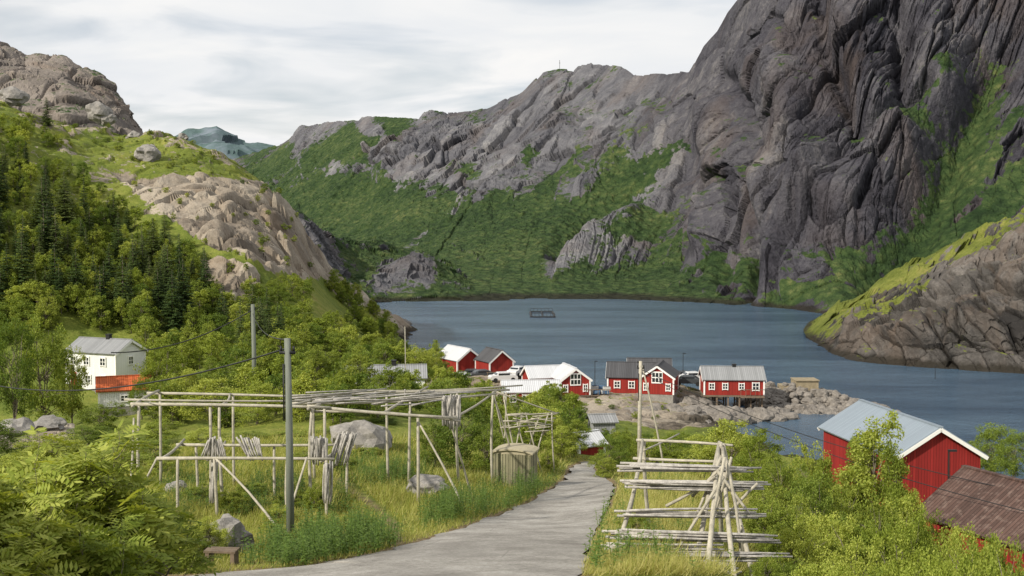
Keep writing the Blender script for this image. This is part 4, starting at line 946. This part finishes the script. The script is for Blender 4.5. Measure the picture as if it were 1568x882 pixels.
for s_ in(-1,1): b.box((c[0],c[1]+s_*9,.15),(6.4,.5,.3)); b.box((c[0]+s_*3.2,c[1],.15),(.5,18,.3))
b.box((c[0],c[1],.15),(.3,18,.25))
for x in np.linspace(-3.2,3.2,7):
    for s_ in(-9,9): b.box((c[0]+x,c[1]+s_,.6),(.1,.1,1))
for s_ in(-9,9): b.box((c[0],c[1]+s_,1.1),(6.4,.08,.08))
obj('floating_fish_pen',b.mesh('floating_fish_pen',[m_black]))
b=B(); q_=P(857,108,780); b.tube([q_-np.array([0,0,4]),q_+np.array([0,0,7])],.14,0,5); b.box(q_+np.array([0,0,5]),(.9,.2,.2)); obj('radio_mast',b.mesh('radio_mast',[m_black]))
# ---------- light, sky, camera
EL,AZ=math.radians(34),math.radians(229)
sd=Vector((math.sin(AZ)*math.cos(EL),math.cos(AZ)*math.cos(EL),math.sin(EL)))
L=bpy.data.lights.new('sun','SUN'); L.energy=5.0; L.angle=math.radians(1.2); L.color=(1,.93,.81)
lo=bpy.data.objects.new('sun',L); COL.objects.link(lo); lo.rotation_euler=(-sd).to_track_quat('-Z','Y').to_euler(); lo.location=(-50,-50,120)
w=bpy.data.worlds.new('World'); scene.world=w; w.use_nodes=True; nt=w.node_tree; nt.nodes.clear()
out=nt.nodes.new('ShaderNodeOutputWorld')
sky=nt.nodes.new('ShaderNodeTexSky'); sky.sky_type='NISHITA'; sky.sun_disc=False; sky.sun_elevation=EL; sky.sun_rotation=AZ; sky.dust_density=1.5
g=nd(nt,'TexCoord').outputs['Generated']; s=nd(nt,'SeparateXYZ',{0:g})
zz=mth(nt,'ADD',mth(nt,'MAXIMUM',s.outputs[2],0.0),.16)
v=nd(nt,'CombineXYZ',{0:mth(nt,'DIVIDE',s.outputs[0],zz),1:mth(nt,'DIVIDE',s.outputs[1],zz),2:0.0}).outputs[0]
v=nd(nt,'Mapping',{'Vector':v,'Scale':(.8,1.1,1),'Rotation':(0,0,.35),'Location':(3.1,1.7,0)}).outputs[0]
c1=nd(nt,'TexNoise',{'Vector':v,'Scale':.9,'Detail':4,'Roughness':.5,'Distortion':.5}).outputs[0]
c2=nd(nt,'TexNoise',{'Vector':v,'Scale':2.1,'Detail':5,'Roughness':.5,'Distortion':.6}).outputs[0]
k=ramp(nt,mth(nt,'ADD',mth(nt,'MULTIPLY',c1,.65),mth(nt,'MULTIPLY',c2,.35)),[(.38,.5),(.50,1.)])
cc=ramp(nt,c2,[(.3,(7.9,8.2,8.6)),(.5,(8.8,8.9,9.0)),(.68,(9.6,9.5,9.35))])
col=mix(nt,k,sky.outputs[0],cc)
bg=nd(nt,'Background',{'Color':col,'Strength':.1}); nt.links.new(bg.outputs[0],out.inputs[0])
cam=bpy.data.cameras.new('camera'); cam.sensor_width=36; cam.lens=F/1568*36; cam.clip_end=20000; cam.clip_start=.1
co=bpy.data.objects.new('camera',cam); COL.objects.link(co); co.location=(0,0,ZC); co.rotation_euler=(math.pi/2-TH,0,0); scene.camera=co
scene.view_settings.view_transform='Standard'; scene.view_settings.look='None'; scene.view_settings.exposure=0
